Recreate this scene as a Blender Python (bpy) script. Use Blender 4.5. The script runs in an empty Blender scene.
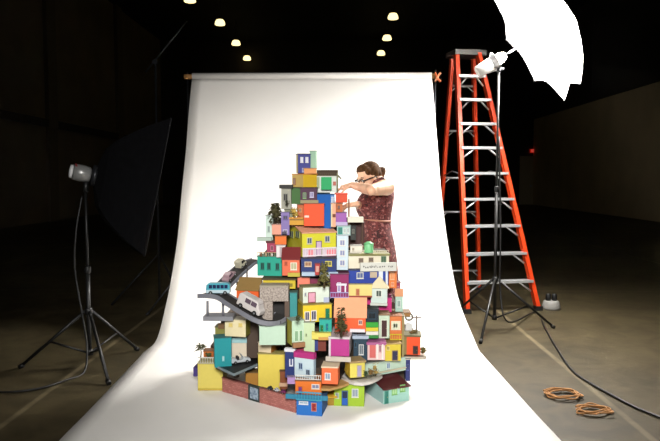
import bpy, bmesh, math, random
from mathutils import Vector, Matrix, Euler
random.seed(7)
SC = bpy.context.scene
COL = SC.collection
R = math.radians

# ------------------------------------------------------------------ camera
F = 642.0; CX = 330.0; CY = 220.5
CAM = Vector((0, 0, 1.5))
PITCH = math.atan(42.5 / F); YAW = math.atan(8.0 / F)
cam_d = bpy.data.cameras.new('camera'); cam = bpy.data.objects.new('camera', cam_d); COL.objects.link(cam)
cam_d.sensor_fit = 'HORIZONTAL'; cam_d.sensor_width = 36; cam_d.lens = F * 36 / 660
cam_d.clip_end = 200
cam.location = CAM; cam.rotation_euler = (math.pi / 2 - PITCH, 0, YAW)
SC.camera = cam
RM = Euler((math.pi / 2 - PITCH, 0, YAW)).to_matrix()

def ray(x, y): return RM @ Vector(((x - CX) / F, -(y - CY) / F, -1))
def at(x, y, Y):
    d = ray(x, y); return CAM + d * (Y / d.y)
def atX(x, y, X):
    d = ray(x, y); return CAM + d * (X / d.x)
def ground(x, y, z=0.0):
    d = ray(x, y); return CAM + d * ((z - CAM.z) / d.z)
def hit_col(P, d, x):
    n = RM @ Vector((1, 0, (x - CX) / F)); return -n.dot(P - CAM) / n.dot(d)
def hit_row(P, d, y):
    n = RM @ Vector((0, 1, -(y - CY) / F)); return -n.dot(P - CAM) / n.dot(d)

# ------------------------------------------------------------------ materials
def lin(h):
    h = h.lstrip('#'); out = []
    for i in (0, 2, 4):
        c = int(h[i:i + 2], 16) / 255
        out.append(c / 12.92 if c <= .04045 else ((c + .055) / 1.055) ** 2.4)
    return (*out, 1)
MATS = {}; DIM = 1.0
def new_mat(name):
    m = bpy.data.materials.new(name); m.use_nodes = True
    nt = m.node_tree; b = nt.nodes['Principled BSDF']
    return m, nt, b
def mat(hexc, rough=.7, metal=0.0, var=.06, scale=35.0):
    """painted board: base colour with a faint procedural mottling"""
    k = (hexc, rough, metal, var, DIM)
    if k in MATS: return MATS[k]
    m, nt, b = new_mat('paint_' + hexc)
    c = tuple(v * DIM for v in lin(hexc)[:3]) + (1,)
    n = nt.nodes.new('ShaderNodeTexNoise'); n.inputs['Scale'].default_value = scale; n.inputs['Detail'].default_value = 4
    tc = nt.nodes.new('ShaderNodeTexCoord'); nt.links.new(tc.outputs['Object'], n.inputs['Vector'])
    mx = nt.nodes.new('ShaderNodeMix'); mx.data_type = 'RGBA'
    mx.inputs[6].default_value = (*[v * (1 - var) for v in c[:3]], 1)
    mx.inputs[7].default_value = (*[min(1, v * (1 + var)) for v in c[:3]], 1)
    nt.links.new(n.outputs['Fac'], mx.inputs[0]); nt.links.new(mx.outputs[2], b.inputs['Base Color'])
    b.inputs['Roughness'].default_value = rough; b.inputs['Metallic'].default_value = metal
    MATS[k] = m; return m
def mat_emit(name, hexc, s):
    m, nt, b = new_mat(name)
    b.inputs['Base Color'].default_value = lin(hexc)
    b.inputs['Emission Color'].default_value = lin(hexc); b.inputs['Emission Strength'].default_value = s
    return m
def mat_brick(name, c1, c2, mortar, scale, w=.5, h=.25):
    m, nt, b = new_mat(name)
    br = nt.nodes.new('ShaderNodeTexBrick'); tc = nt.nodes.new('ShaderNodeTexCoord')
    mp = nt.nodes.new('ShaderNodeMapping'); mp.inputs['Rotation'].default_value = (R(90), 0, 0)
    nt.links.new(tc.outputs['Object'], mp.inputs[0]); nt.links.new(mp.outputs[0], br.inputs[0])
    br.inputs['Color1'].default_value = lin(c1); br.inputs['Color2'].default_value = lin(c2)
    br.inputs['Mortar'].default_value = lin(mortar); br.inputs['Scale'].default_value = scale
    br.inputs['Brick Width'].default_value = w; br.inputs['Row Height'].default_value = h
    br.inputs['Mortar Size'].default_value = .02
    nt.links.new(br.outputs['Color'], b.inputs['Base Color']); b.inputs['Roughness'].default_value = .85
    return m
def mat_noise(name, stops, scale, rough=.8, detail=6, bump=0, dist=0):
    m, nt, b = new_mat(name)
    n = nt.nodes.new('ShaderNodeTexNoise'); n.inputs['Scale'].default_value = scale; n.inputs['Detail'].default_value = detail
    n.inputs['Distortion'].default_value = dist
    tc = nt.nodes.new('ShaderNodeTexCoord'); nt.links.new(tc.outputs['Object'], n.inputs['Vector'])
    r = nt.nodes.new('ShaderNodeValToRGB')
    while len(r.color_ramp.elements) < len(stops): r.color_ramp.elements.new(.5)
    for e, (p, h) in zip(r.color_ramp.elements, stops): e.position = p; e.color = lin(h)
    nt.links.new(n.outputs['Fac'], r.inputs[0]); nt.links.new(r.outputs[0], b.inputs['Base Color'])
    b.inputs['Roughness'].default_value = rough
    if bump:
        bp = nt.nodes.new('ShaderNodeBump'); bp.inputs['Strength'].default_value = bump; bp.inputs['Distance'].default_value = .01
        nt.links.new(n.outputs['Fac'], bp.inputs['Height']); nt.links.new(bp.outputs[0], b.inputs['Normal'])
    return m

BLACK = mat('0c0c0c', .5); METAL = mat('b8babd', .35, .8); DARKMETAL = mat('2a2b2e', .4, .5)

# ------------------------------------------------------------------ mesh builder
class MB:
    def __init__(s): s.bm = bmesh.new()
    def box(s, x0, y0, z0, x1, y1, z1, mi=0, M=None):
        v = [Vector((x, y, z)) for z in (z0, z1) for y in (y0, y1) for x in (x0, x1)]
        if M: v = [M @ p for p in v]
        v = [s.bm.verts.new(p) for p in v]
        fs = []
        for idx in ((0, 2, 3, 1), (4, 5, 7, 6), (0, 1, 5, 4), (2, 6, 7, 3), (0, 4, 6, 2), (1, 3, 7, 5)):
            f = s.bm.faces.new([v[i] for i in idx]); f.material_index = mi; fs.append(f)
        return fs            # bottom, top, front(-y), back, left, right
    def quadprism(s, pts, thick, mi=0):
        """pts: ordered polygon; extruded by vector thick"""
        a = [s.bm.verts.new(p) for p in pts]; b = [s.bm.verts.new(Vector(p) + thick) for p in pts]
        f = s.bm.faces.new(a); f.material_index = mi
        f = s.bm.faces.new(b[::-1]); f.material_index = mi
        n = len(a)
        for i in range(n):
            f = s.bm.faces.new([a[(i + 1) % n], a[i], b[i], b[(i + 1) % n]]); f.material_index = mi
    def tube(s, pts, rad, n=8, mi=0, closed=False):
        pts = [Vector(p) for p in pts]; k = len(pts)
        rads = rad if isinstance(rad, (list, tuple)) else [rad] * k
        rings = []; prev = None
        for i, p in enumerate(pts):
            if closed: t = (pts[(i + 1) % k] - pts[i - 1])
            else: t = pts[min(i + 1, k - 1)] - pts[max(i - 1, 0)]
            t = t.normalized() if t.length > 1e-9 else Vector((0, 0, 1))
            if prev is None:
                u = t.orthogonal().normalized()
            else:
                u = (prev - t * prev.dot(t)); u = u.normalized() if u.length > 1e-6 else t.orthogonal().normalized()
            prev = u; w = t.cross(u)
            rings.append([s.bm.verts.new(p + (u * math.cos(a) + w * math.sin(a)) * rads[i]) for a in [2 * math.pi * j / n for j in range(n)]])
        for i in range(k if closed else k - 1):
            A, B = rings[i], rings[(i + 1) % k]
            for j in range(n):
                f = s.bm.faces.new([A[j], A[(j + 1) % n], B[(j + 1) % n], B[j]]); f.material_index = mi; f.smooth = True
        if not closed:
            f = s.bm.faces.new(rings[0][::-1]); f.material_index = mi
            f = s.bm.faces.new(rings[-1]); f.material_index = mi
    def lathe(s, prof, n=16, M=None, mi=0):
        rings = []
        for r_, z in prof:
            rings.append([s.bm.verts.new((M or Matrix()) @ Vector((r_ * math.cos(2 * math.pi * j / n), r_ * math.sin(2 * math.pi * j / n), z))) for j in range(n)])
        for A, B in zip(rings, rings[1:]):
            for j in range(n):
                f = s.bm.faces.new([A[j], A[(j + 1) % n], B[(j + 1) % n], B[j]]); f.smooth = True; f.material_index = mi
        f = s.bm.faces.new(rings[0][::-1]); f.material_index = mi
        f = s.bm.faces.new(rings[-1]); f.material_index = mi
    def ball(s, c, r, seg=10, mi=0):
        M = Matrix.Translation(c) @ Matrix.Diagonal((*(r if isinstance(r, (tuple, list)) else (r, r, r)), 1))
        g = bmesh.ops.create_uvsphere(s.bm, u_segments=seg, v_segments=max(6, seg // 2 + 2), radius=1, matrix=M)
        for v in g['verts']:
            for f in v.link_faces: f.material_index = mi; f.smooth = True
    def build(s, name, mats, parent=None, **kw):
        me = bpy.data.meshes.new(name); bmesh.ops.recalc_face_normals(s.bm, faces=s.bm.faces)
        s.bm.to_mesh(me); s.bm.free()
        for m in (mats if isinstance(mats, (list, tuple)) else [mats]): me.materials.append(m)
        o = bpy.data.objects.new(name, me); COL.objects.link(o)
        if parent: o.parent = parent
        for k, v in kw.items(): o[k] = v
        return o
def tag(o, label, cat, group=None, kind=None):
    o['label'] = label; o['category'] = cat
    if group: o['group'] = group
    if kind: o['kind'] = kind
    return o
def thing(name, loc, label, cat, group=None, rz=0.0):
    o = bpy.data.objects.new(name, None); COL.objects.link(o); o.empty_display_size = .05
    o.location = loc; o.rotation_euler = (0, 0, rz)
    return tag(o, label, cat, group)
def local(o, p):
    """world point -> local of an unparented empty with only z rotation"""
    return Matrix.Rotation(-o.rotation_euler.z, 3, 'Z') @ (Vector(p) - o.location)

# ------------------------------------------------------------------ setting
BACK = 36.5; XL = -10.0; XR = 11.0; CEIL = 9.2; NEAR = -6.0
def floor_material():
    m, nt, b = new_mat('floor_concrete')
    N, L = nt.nodes.new, nt.links.new
    geo = N('ShaderNodeNewGeometry')
    n1 = N('ShaderNodeTexNoise'); n1.inputs['Scale'].default_value = .9; n1.inputs['Detail'].default_value = 8; n1.inputs['Roughness'].default_value = .65
    n2 = N('ShaderNodeTexNoise'); n2.inputs['Scale'].default_value = 14; n2.inputs['Detail'].default_value = 5
    n3 = N('ShaderNodeTexNoise'); n3.inputs['Scale'].default_value = 3.1; n3.inputs['Detail'].default_value = 6; n3.inputs['Distortion'].default_value = 1.2
    for n in (n1, n2, n3): L(geo.outputs['Position'], n.inputs['Vector'])
    r1 = N('ShaderNodeValToRGB'); r1.color_ramp.elements[0].position = .3; r1.color_ramp.elements[1].position = .72
    r1.color_ramp.elements[0].color = lin('363020'); r1.color_ramp.elements[1].color = lin('50462f')
    L(n1.outputs['Fac'], r1.inputs[0])
    r3 = N('ShaderNodeValToRGB'); r3.color_ramp.elements[0].position = .35; r3.color_ramp.elements[1].position = .6
    r3.color_ramp.elements[0].color = (.6, .58, .55, 1); r3.color_ramp.elements[1].color = (1.05, 1.05, 1.05, 1)
    L(n3.outputs['Fac'], r3.inputs[0])
    mul = N('ShaderNodeMix'); mul.data_type = 'RGBA'; mul.blend_type = 'MULTIPLY'; mul.inputs[0].default_value = .8
    L(r1.outputs[0], mul.inputs[6]); L(r3.outputs[0], mul.inputs[7])
    # sawn joints: every 3.85 m in x (through x = 1.8), every 4.6 m in y
    sep = N('ShaderNodeSeparateXYZ'); L(geo.outputs['Position'], sep.inputs[0])
    def line(out, off, period, half):
        a = N('ShaderNodeMath'); a.operation = 'SUBTRACT'; L(out, a.inputs[0]); a.inputs[1].default_value = off
        p = N('ShaderNodeMath'); p.operation = 'PINGPONG'; L(a.outputs[0], p.inputs[0]); p.inputs[1].default_value = period / 2
        c = N('ShaderNodeMapRange'); L(p.outputs[0], c.inputs[0]); c.inputs[1].default_value = half * .4; c.inputs[2].default_value = half
        c.inputs[3].default_value = 1; c.inputs[4].default_value = 0; return c.outputs[0]
    lx = line(sep.outputs[0], 1.81, 3.85, .03); ly = line(sep.outputs[1], 3.2, 5.3, .02)
    mxm = N('ShaderNodeMath'); mxm.operation = 'MAXIMUM'; L(lx, mxm.inputs[0]); L(ly, mxm.inputs[1])
    wear = N('ShaderNodeMath'); wear.operation = 'MULTIPLY'; L(mxm.outputs[0], wear.inputs[0]); L(n3.outputs['Fac'], wear.inputs[1])
    mj = N('ShaderNodeMix'); mj.data_type = 'RGBA'; L(wear.outputs[0], mj.inputs[0]); L(mul.outputs[2], mj.inputs[6]); mj.inputs[7].default_value = lin('786c53')
    L(mj.outputs[2], b.inputs['Base Color'])
    b.inputs['Roughness'].default_value = .62; b.inputs['Specular IOR Level'].default_value = .25
    bp = N('ShaderNodeBump'); bp.inputs['Strength'].default_value = .12; bp.inputs['Distance'].default_value = .01
    L(n2.outputs['Fac'], bp.inputs['Height']); L(bp.outputs[0], b.inputs['Normal'])
    return m
def struct(mb, name, m):
    o = mb.build(name, m); o['kind'] = 'structure'; return o
b = MB(); b.box(XL, NEAR, -.2, XR, BACK, 0); struct(b, 'floor', floor_material())
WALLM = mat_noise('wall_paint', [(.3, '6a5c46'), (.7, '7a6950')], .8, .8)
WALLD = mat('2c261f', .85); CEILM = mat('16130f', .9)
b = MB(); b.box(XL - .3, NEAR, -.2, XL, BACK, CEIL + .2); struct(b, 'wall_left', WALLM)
b = MB(); b.box(XR, NEAR, -.2, XR + .3, BACK, CEIL + .2); struct(b, 'wall_right', mat_noise('wall_paint_lit', [(.3, 'bba983'), (.7, 'cdb98e')], .8, .8))  # paint raised paler in place of the light this wall should catch
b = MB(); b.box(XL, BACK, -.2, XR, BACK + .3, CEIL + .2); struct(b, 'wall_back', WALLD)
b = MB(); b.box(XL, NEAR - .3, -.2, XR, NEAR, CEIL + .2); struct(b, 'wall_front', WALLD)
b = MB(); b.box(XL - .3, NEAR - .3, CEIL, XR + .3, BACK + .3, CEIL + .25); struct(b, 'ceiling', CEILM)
# ledges and pilasters along the side walls
b = MB(); b.box(XL, NEAR, 3.25, XL + .12, BACK - .05, 3.5); struct(b, 'trim_1', WALLD)
b = MB(); b.box(XR - .14, 3, 4.8, XR, BACK - .05, 5.1); b.box(XR - .06, 3, 5.1, XR, BACK - .05, CEIL - .01); struct(b, 'trim_2', WALLD)
k = 3
for y in (10.5, 16.0, 22.0, 29.0):
    b = MB(); b.box(XL, y, 0, XL + .1, y + .7, 3.24); b.box(XL, y, 3.24, XL + .14, y + .7, CEIL - .01); struct(b, 'trim_%d' % k, mat('64563f', .8)); k += 1
for y in (14.5, 21.0, 28.0):
    b = MB(); b.box(XR - .1, y, 5.11, XR, y + .9, CEIL - .01); struct(b, 'trim_%d' % k, WALLD); k += 1
# pale door in the back wall under the exit sign
pa = at(520, 156, BACK - .05); pb = at(533, 205, BACK - .05)
b = MB(); b.box(pa.x, BACK - .09, 0, pb.x, BACK, pa.z); d1 = struct(b, 'door_1', mat('b3a582', .7))
b = MB(); b.box(pb.x - .22, BACK - .14, 1.0, pb.x - .12, BACK - .09, 1.12); b.build('door_handle', METAL, d1)
# exit sign
pe = at(537.5, 150.5, BACK - .6)
ex = thing('exit_sign', (pe.x, BACK - .02, pe.z), 'red lit EXIT sign high on the far wall above the pale door', 'sign')
b = MB(); b.box(-.25, -.09, -.1, .25, 0, .1); b.build('sign_box', mat_emit('exit_red', 'd02012', .45), ex)
fc = bpy.data.curves.new('text', 'FONT'); fc.body = 'EXIT'; fc.size = .19; fc.align_x = 'CENTER'; fc.align_y = 'CENTER'; fc.extrude = .004
fo = bpy.data.objects.new('text', fc); COL.objects.link(fo); bpy.context.view_layer.update()
fm = bpy.data.meshes.new_from_object(fo.evaluated_get(bpy.context.evaluated_depsgraph_get())); bpy.data.objects.remove(fo)
fm.materials.clear(); fm.materials.append(mat_emit('exit_white', 'ff9080', .35))
fo = bpy.data.objects.new('lettering', fm); COL.objects.link(fo); fo.parent = ex; fo.location = (0, -.1, 0); fo.rotation_euler = (R(90), 0, 0)
# ceiling lamps
LAMPM = mat_emit('lamp_glow', 'ffe6a0', 2.2); SHADEM = mat('4a4a48', .5)
def lamp_label(i, side): return side
LAMPS = [(190, 0, 'hanging dome lamp half cut off by the top edge of the photo'),
         (220, 23, 'highest whole dome lamp in the line above the paper roll\'s wooden end'),
         (236, 43, 'middle glowing dome lamp of the line descending behind the tall boom stand'),
         (247, 58, 'lowest glowing dome lamp above the wooden-ended corner of the backdrop'),
         (393, 17, 'highest glowing dome lamp of the line above the backdrop\'s ladder end'),
         (387, 38, 'middle glowing dome lamp of the line above the backdrop\'s ladder end'),
         (381, 53, 'lowest glowing dome lamp above the backdrop\'s top edge near the ladder')]
for (x, y, lb) in LAMPS:
    p = ground(x, y + 2, 8.0)
    t = thing('ceiling_lamp', (p.x, p.y, 8.0), lb, 'lamp', 'dome lamps hanging from the dark ceiling')
    s_ = MB(); s_.tube([(0, 0, .3), (0, 0, CEIL - 8.0)], .02, 6); s_.build('stem', SHADEM, t)
    s_ = MB(); s_.lathe([(.05, .33), (.1, .3), (.15, .22)], 16); s_.build('housing', SHADEM, t)
    s_ = MB(); s_.lathe([(.02, 0.0), (.2, .0), (.22, .03), (.2, .12), (.16, .2), (.1, .24)], 18); s_.build('globe', LAMPM, t)

# ------------------------------------------------------------------ paper backdrop
LEFT = [(192, 79), (189, 110), (186, 150), (182, 190), (178, 235), (172, 275), (166, 305), (157, 339)]
RIGHT = [(432, 79), (437, 140), (441, 190), (447, 240), (454, 280), (463, 315), (480, 352), (560, 441)]
prof = [atX(x, y, -1.6) for x, y in LEFT]; prof[-1].z = max(.02, prof[-1].z)
prof = [(p.y, p.z) for p in prof] + [(5.45, .004), (5.2, .004), (4.6, .004), (4.0, .004), (3.4, .004), (3.0, .004)]
print('PROFILE', [(round(a, 2), round(c, 2)) for a, c in prof])
def edge_x(y, poly):
    if y >= poly[-1][1]:
        (xa, ya), (xb, yb) = poly[-2], poly[-1]
    else:
        for (xa, ya), (xb, yb) in zip(poly, poly[1:]):
            if y <= yb: break
    return xa + (xb - xa) * (y - ya) / (yb - ya)
def row_of(P):
    q = RM.transposed() @ (P - CAM); return CY + F * q.y / q.z, CX - F * q.x / q.z
rows = []
LEFTX = LEFT + [(60, 441)]
for (Y, z) in prof:
    def edge(poly, X0):
        X = X0
        for _ in range(6):
            r_, _c = row_of(Vector((X, Y, z))); r_ = min(r_, 470)
            X = (at(edge_x(r_, poly), r_, Y)).x
        return X
    rows.append((Vector((edge(LEFTX, -1.6), Y, z)), Vector((edge(RIGHT, 1.2), Y, z))))
# smooth the profile with Catmull-Rom
def catmull(pts, n):
    out = []
    for i in range(len(pts) - 1):
        p0, p1, p2, p3 = pts[max(0, i - 1)], pts[i], pts[i + 1], pts[min(len(pts) - 1, i + 2)]
        for j in range(n):
            t = j / n
            out.append(.5 * ((2 * p1) + (p2 - p0) * t + (2 * p0 - 5 * p1 + 4 * p2 - p3) * t * t + (3 * p1 - p0 - 3 * p2 + p3) * t ** 3))
    return out + [pts[-1]]
La = catmull([a for a, _ in rows], 5); Ra = catmull([c for _, c in rows], 5)
bt = thing('paper_backdrop', (0, 6, 0), 'wide white seamless paper sweeping down from crossbar and out under the sculpture', 'backdrop'); bt['kind'] = 'thing'
b = MB(); bm = b.bm; NX = 24; grid = []
for p, q in zip(La, Ra):
    grid.append([bm.verts.new(local(bt, Vector((p.x + (q.x - p.x) * i / NX, p.y + (q.y - p.y) * i / NX, max(.004, p.z + (q.z - p.z) * i / NX))))) for i in range(NX + 1)])
for A, B in zip(grid, grid[1:]):
    for i in range(NX):
        f = bm.faces.new([A[i], A[i + 1], B[i + 1], B[i]]); f.smooth = True
PAPER = mat_noise('white_paper', [(.3, 'e9e6e0'), (.7, 'eeebe6')], 2.2, .75, 3)
so = b.build('paper_sheet', PAPER, bt)
sm = so.modifiers.new('thickness', 'SOLIDIFY'); sm.thickness = .002; sm.offset = 1
top_l, top_r = rows[0]
zc = top_l.z + .03; ycb = top_l.y + .03
b = MB(); b.tube([(top_l.x, ycb - 6, zc), (top_r.x, ycb - 6, zc)], .04, 16); b.build('paper_roll', PAPER, bt)
b = MB(); b.tube([(top_l.x - .09, ycb - 6, zc), (top_l.x - .001, ycb - 6, zc)], .028, 12); b.build('roll_core', mat('a97b48', .7), bt, label='brown cardboard core end')
b = MB(); b.tube([(top_r.x + .001, ycb - 6, zc), (top_r.x + .05, ycb - 6, zc)], .028, 12); b.build('roll_core', mat('a97b48', .7), bt, label='brown cardboard core end')

def tripod(name, x, y, h, label, cat, leg_r, collar_z, ang0, rad=.013, m=BLACK, group=None, feet_z=0.0):
    t = thing(name, (x, y, 0), label, cat, group)
    b = MB(); b.tube([(0, 0, .1), (0, 0, h * .55)], rad * 1.15, 10); b.tube([(0, 0, h * .54), (0, 0, h)], rad * .8, 10); b.build('pole', m, t)
    b = MB(); b.lathe([(rad * 1.8, 0), (rad * 2, .02), (rad * 2, .05), (rad * 1.6, .06)], 12, Matrix.Translation((0, 0, collar_z - .03))); b.build('collar', m, t)
    b = MB(); b.lathe([(rad * 1.8, 0), (rad * 1.9, .03), (rad * 1.6, .045)], 12, Matrix.Translation((0, 0, .1))); b.build('brace_hub', m, t)
    b = MB(); b.lathe([(rad * 1.3, 0), (rad * 1.7, .01), (rad * 1.7, .05), (rad * 1.2, .06)], 12, Matrix.Translation((0, 0, h * .54))); b.build('height_clamp', m, t)
    for k in range(3):
        a = R(ang0 + 120 * k); d = Vector((math.cos(a), math.sin(a), 0))
        top = d * rad * 2 + Vector((0, 0, collar_z)); foot = d * leg_r + Vector((0, 0, .02))
        b = MB(); b.tube([top, foot], rad * .85, 8); lg = b.build('leg', m, t)
        b = MB(); b.tube([d * (leg_r - .02) + Vector((0, 0, .03)), d * (leg_r + .015) + Vector((0, 0, .012))], rad * 1.25, 8); b.build('rubber_foot', m, lg)
        mid = top.lerp(foot, .55)
        b = MB(); b.tube([d * rad * 1.5 + Vector((0, 0, .12)), mid], rad * .6, 6); b.build('brace', m, t)
    return t
# backdrop stands
tripod('backdrop_stand', top_l.x - .07, ycb + .06, zc + .06, 'black tripod stand holding the wooden-tipped end of the paper roll', 'stand', .5, .55, 215, .012, DARKMETAL, 'stands holding the backdrop')
rs = tripod('backdrop_stand', top_r.x + .05, ycb + .06, zc + .08, 'black tripod stand holding the backdrop end beside the ladder', 'stand', .5, .55, 275, .012, DARKMETAL, 'stands holding the backdrop')
cl = thing('spring_clamp', (top_r.x + .03, ycb - .05, zc - .02), 'small red-handled clamp at the backdrop corner beside the ladder', 'clamp')
b = MB(); b.tube([(0, 0, .05), (.02, 0, .0), (.06, 0, -.05)], .012, 8); b.build('handle', mat('a8502a', .5), cl)
b = MB(); b.tube([(0, 0, -.05), (.02, 0, .0), (.06, 0, .05)], .012, 8); b.build('jaw', mat('8a5a3a', .5), cl)

# boom stand behind, in the dark
pb_ = at(152, 150, 7.4)
bs = thing('boom_stand', (pb_.x, 7.6, 0), 'tall dark boom stand with angled arm standing in the dark behind softbox', 'stand')
zt = at(152, 62, 7.6).z; tip = local(bs, at(187, 21, 7.6))
b = MB(); b.tube([(0, 0, .05), (0, 0, zt)], .014, 8); b.build('pole', DARKMETAL, bs)
b = MB(); b.tube([(-.12, 0, zt - .12), tip], .011, 8); b.build('arm', DARKMETAL, bs)
b = MB(); b.tube([(0, -.03, zt), (0, .03, zt)], .03, 10); b.build('clamp', DARKMETAL, bs)
for k_ in range(3):
    a = R(80 + 120 * k_); b = MB(); b.tube([(0, 0, .6), (.55 * math.cos(a), .55 * math.sin(a), .015)], .011, 8); b.build('leg', DARKMETAL, bs)
# ------------------------------------------------------------------ umbrella light (right)
us = tripod('light_stand', 1.55, 6.3, 2.52, 'black tripod light stand in front of the orange ladder, carrying the umbrella flash', 'light stand', .6, .5, 5 - 120, .014, BLACK, 'studio light stands')
S0 = at(494, 62, 6.3)                     # flash tube
AX = Vector((.85, .01, .53)).normalized()
def axis_matrix(o, d):
    return Matrix.Translation(o) @ d.to_track_quat('Z', 'Y').to_matrix().to_4x4()
fl = thing('flash_head', (1.55, 6.3, 2.52), 'pale flash head firing into the white umbrella on top of the tall stand', 'studio flash')
Mh = axis_matrix(local(fl, S0), AX)
PALE = mat('c9c7c2', .4); 
b = MB(); b.lathe([(.045, -.19), (.06, -.18), (.062, -.04), (.05, -.03)], 18, Mh); b.build('flash_body', PALE, fl)
b = MB(); b.lathe([(.045, -.03), (.06, -.02), (.085, .015), (.09, .018), (.084, .017), (.058, -.012), (.03, -.015)], 24, Mh); b.build('reflector', METAL, fl)
b = MB(); b.ball((0, 0, 0), (.052, .052, .075), 16); b.bm.transform(Mh @ Matrix.Translation((0, 0, .06))); b.build('flash_tube', mat_emit('flash_glow', 'fff6e6', 60), fl)
b = MB(); b.tube([(0, 0, .001), (0, 0, .045)], .022, 10); b.tube([(-.035, 0, .03), (.05, 0, .03)], .011, 8); b.build('mount', DARKMETAL, fl)
lp = local(fl, S0)
b = MB(); b.tube([(0, 0, .04), Vector(lp) + Mh.to_3x3() @ Vector((0, -.05, -.1))], .016, 8); b.build('swivel', PALE, fl)
# umbrella
L_SH = hit_col(S0, AX, 567); apex = S0 + AX * L_SH
um = thing('umbrella', S0 - AX * .02 + Vector((0, 0, .0)), 'big white photo umbrella lit bright by the flash, cut by the top edge', 'umbrella')
Mu = axis_matrix(local(um, apex), AX)     # local z along axis, apex at 0, bowl opens toward -z
RU = .70; DU = .37; NR = 8
rot0 = R(12)
b = MB(); bm = b.bm; rings = []
for i in range(0, 13):
    f_ = i / 12; ring = []
    for j in range(NR * 6):
        a = rot0 + 2 * math.pi * j / (NR * 6); ph = (j % 6) / 6; sc = math.sin(math.pi * ph)
        r_ = RU * f_ * (1 - .1 * sc * f_ - .13 * sc * f_ ** 6) + .002
        z = -DU * (f_ ** 1.9)
        ring.append(bm.verts.new(Mu @ Vector((r_ * math.cos(a), r_ * math.sin(a), z))))
    rings.append(ring)
n_ = NR * 6
for A, B in zip(rings, rings[1:]):
    for j in range(n_):
        f = bm.faces.new([A[j], A[(j + 1) % n_], B[(j + 1) % n_], B[j]]); f.smooth = True
m, nt, bb = new_mat('umbrella_nylon')
bb.inputs['Base Color'].default_value = lin('fbfaf8'); bb.inputs['Roughness'].default_value = .6
tr = nt.nodes.new('ShaderNodeBsdfTranslucent'); tr.inputs[0].default_value = lin('fbfaf8')
mx = nt.nodes.new('ShaderNodeMixShader'); mx.inputs[0].default_value = .55
nt.links.new(bb.outputs[0], mx.inputs[1]); nt.links.new(tr.outputs[0], mx.inputs[2]); nt.links.new(mx.outputs[0], nt.nodes['Material Output'].inputs[0])
b.build('canopy', m, um)
for k in range(NR):
    a = rot0 + 2 * math.pi * k / NR
    pts = [Mu @ Vector(((RU * f_ + .004) * math.cos(a), (RU * f_ + .004) * math.sin(a), -DU * (f_ ** 1.9) - .006)) for f_ in [i / 10 for i in range(11)]]
    b = MB(); b.tube(pts, .003, 5); rb = b.build('rib', METAL, um)
    b = MB(); b.ball(pts[-1], .008, 8); b.build('rib_tip', BLACK, rb)
b = MB(); b.tube([Mu @ Vector((0, 0, -L_SH + .15)), Mu @ Vector((0, 0, .05))], .0055, 8); b.build('shaft', METAL, um)
b = MB(); b.lathe([(.012, -.01), (.018, 0), (.014, .03), (.005, .06)], 10, Mu); b.build('ferrule', METAL, um)

# ------------------------------------------------------------------ softbox (left)
ss = tripod('light_stand', -1.97, 4.99, 1.39, 'black tripod light stand under the dark softbox', 'light stand', .53, .45, 185, .015, BLACK, 'studio light stands')
hd = thing('flash_head', (-1.95, 5.0, 1.45), 'small silver flash head on the back of the black softbox', 'studio flash')
hd.location = (-1.97, 4.99, 1.39); SB = at(86, 174, 5.0); DS = Vector((.88, .42, -.20)).normalized()
Ms = axis_matrix(local(hd, SB), DS)
b = MB(); b.lathe([(.03, -.1), (.062, -.09), (.066, -.03), (.06, .02), (.05, .035)], 18, Ms); b.build('flash_body', mat('9a9a98', .35, .4), hd)
b = MB(); b.lathe([(.02, -.125), (.05, -.12), (.055, -.1)], 14, Ms); b.build('rear_panel', mat('d8d8d8', .4), hd)
b = MB(); b.tube([(0, 0, .001), Vector(local(hd, SB)) + Vector((0, 0, -.05))], .02, 10); b.build('mount', BLACK, hd)
b = MB(); b.tube([Vector(local(hd, SB)) + Vector((-.03, -.05, .0)), Vector(local(hd, SB)) + Vector((-.05, -.07, .08))], .008, 8); b.build('knob', mat('7a2020', .5), hd)
sx = thing('softbox', SB, 'large black fabric softbox turned away on the stand at the backdrop\'s edge', 'softbox')
Zs = DS; Xs = Zs.cross(Vector((0, 0, 1))).normalized(); Ys = Xs.cross(Zs)      # Xs: toward camera side or away, Ys up
if Xs.y > 0: Xs = -Xs
def sp(u, v, w): return Xs * u + Ys * v + Zs * w
FABRIC = mat_noise('black_fabric', [(.3, '050506'), (.7, '08080a')], 30, 1.0); FABRIC.node_tree.nodes['Principled BSDF'].inputs['Specular IOR Level'].default_value = .1
D0, D1 = .07, .49; HH, HW = .53, .38
b = MB(); bm = b.bm; rings = []
for i in range(9):
    t_ = i / 8; w = D0 + (D1 - D0) * t_
    hv = .07 + (HH - .07) * (t_ ** .5); hu = .07 + (HW - .07) * (t_ ** .5)
    ring = []
    for (u, v) in ((-1, -1), (-.5, -1), (0, -1), (.5, -1), (1, -1), (1, -.5), (1, 0), (1, .5), (1, 1), (.5, 1), (0, 1), (-.5, 1), (-1, 1), (-1, .5), (-1, 0), (-1, -.5)):
        k = 1 - .05 * (1 if (abs(u) != 1 or abs(v) != 1) else 0) * math.sin(math.pi * t_)
        ring.append(bm.verts.new(sp(u * hu * k, v * hv * k, w)))
    rings.append(ring)
for A, B in zip(rings, rings[1:]):
    for j in range(16): bm.faces.new([A[j], A[(j + 1) % 16], B[(j + 1) % 16], B[j]])
o_ = b.build('fabric_shell', FABRIC, sx)
so_ = o_.modifiers.new('t', 'SOLIDIFY'); so_.thickness = .004
b = MB(); e = [sp(-HW, -HH, D1), sp(HW, -HH, D1), sp(HW, HH, D1), sp(-HW, HH, D1)]
b.tube(e, .009, 6, closed=True); b.build('front_edge', FABRIC, sx)
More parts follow.
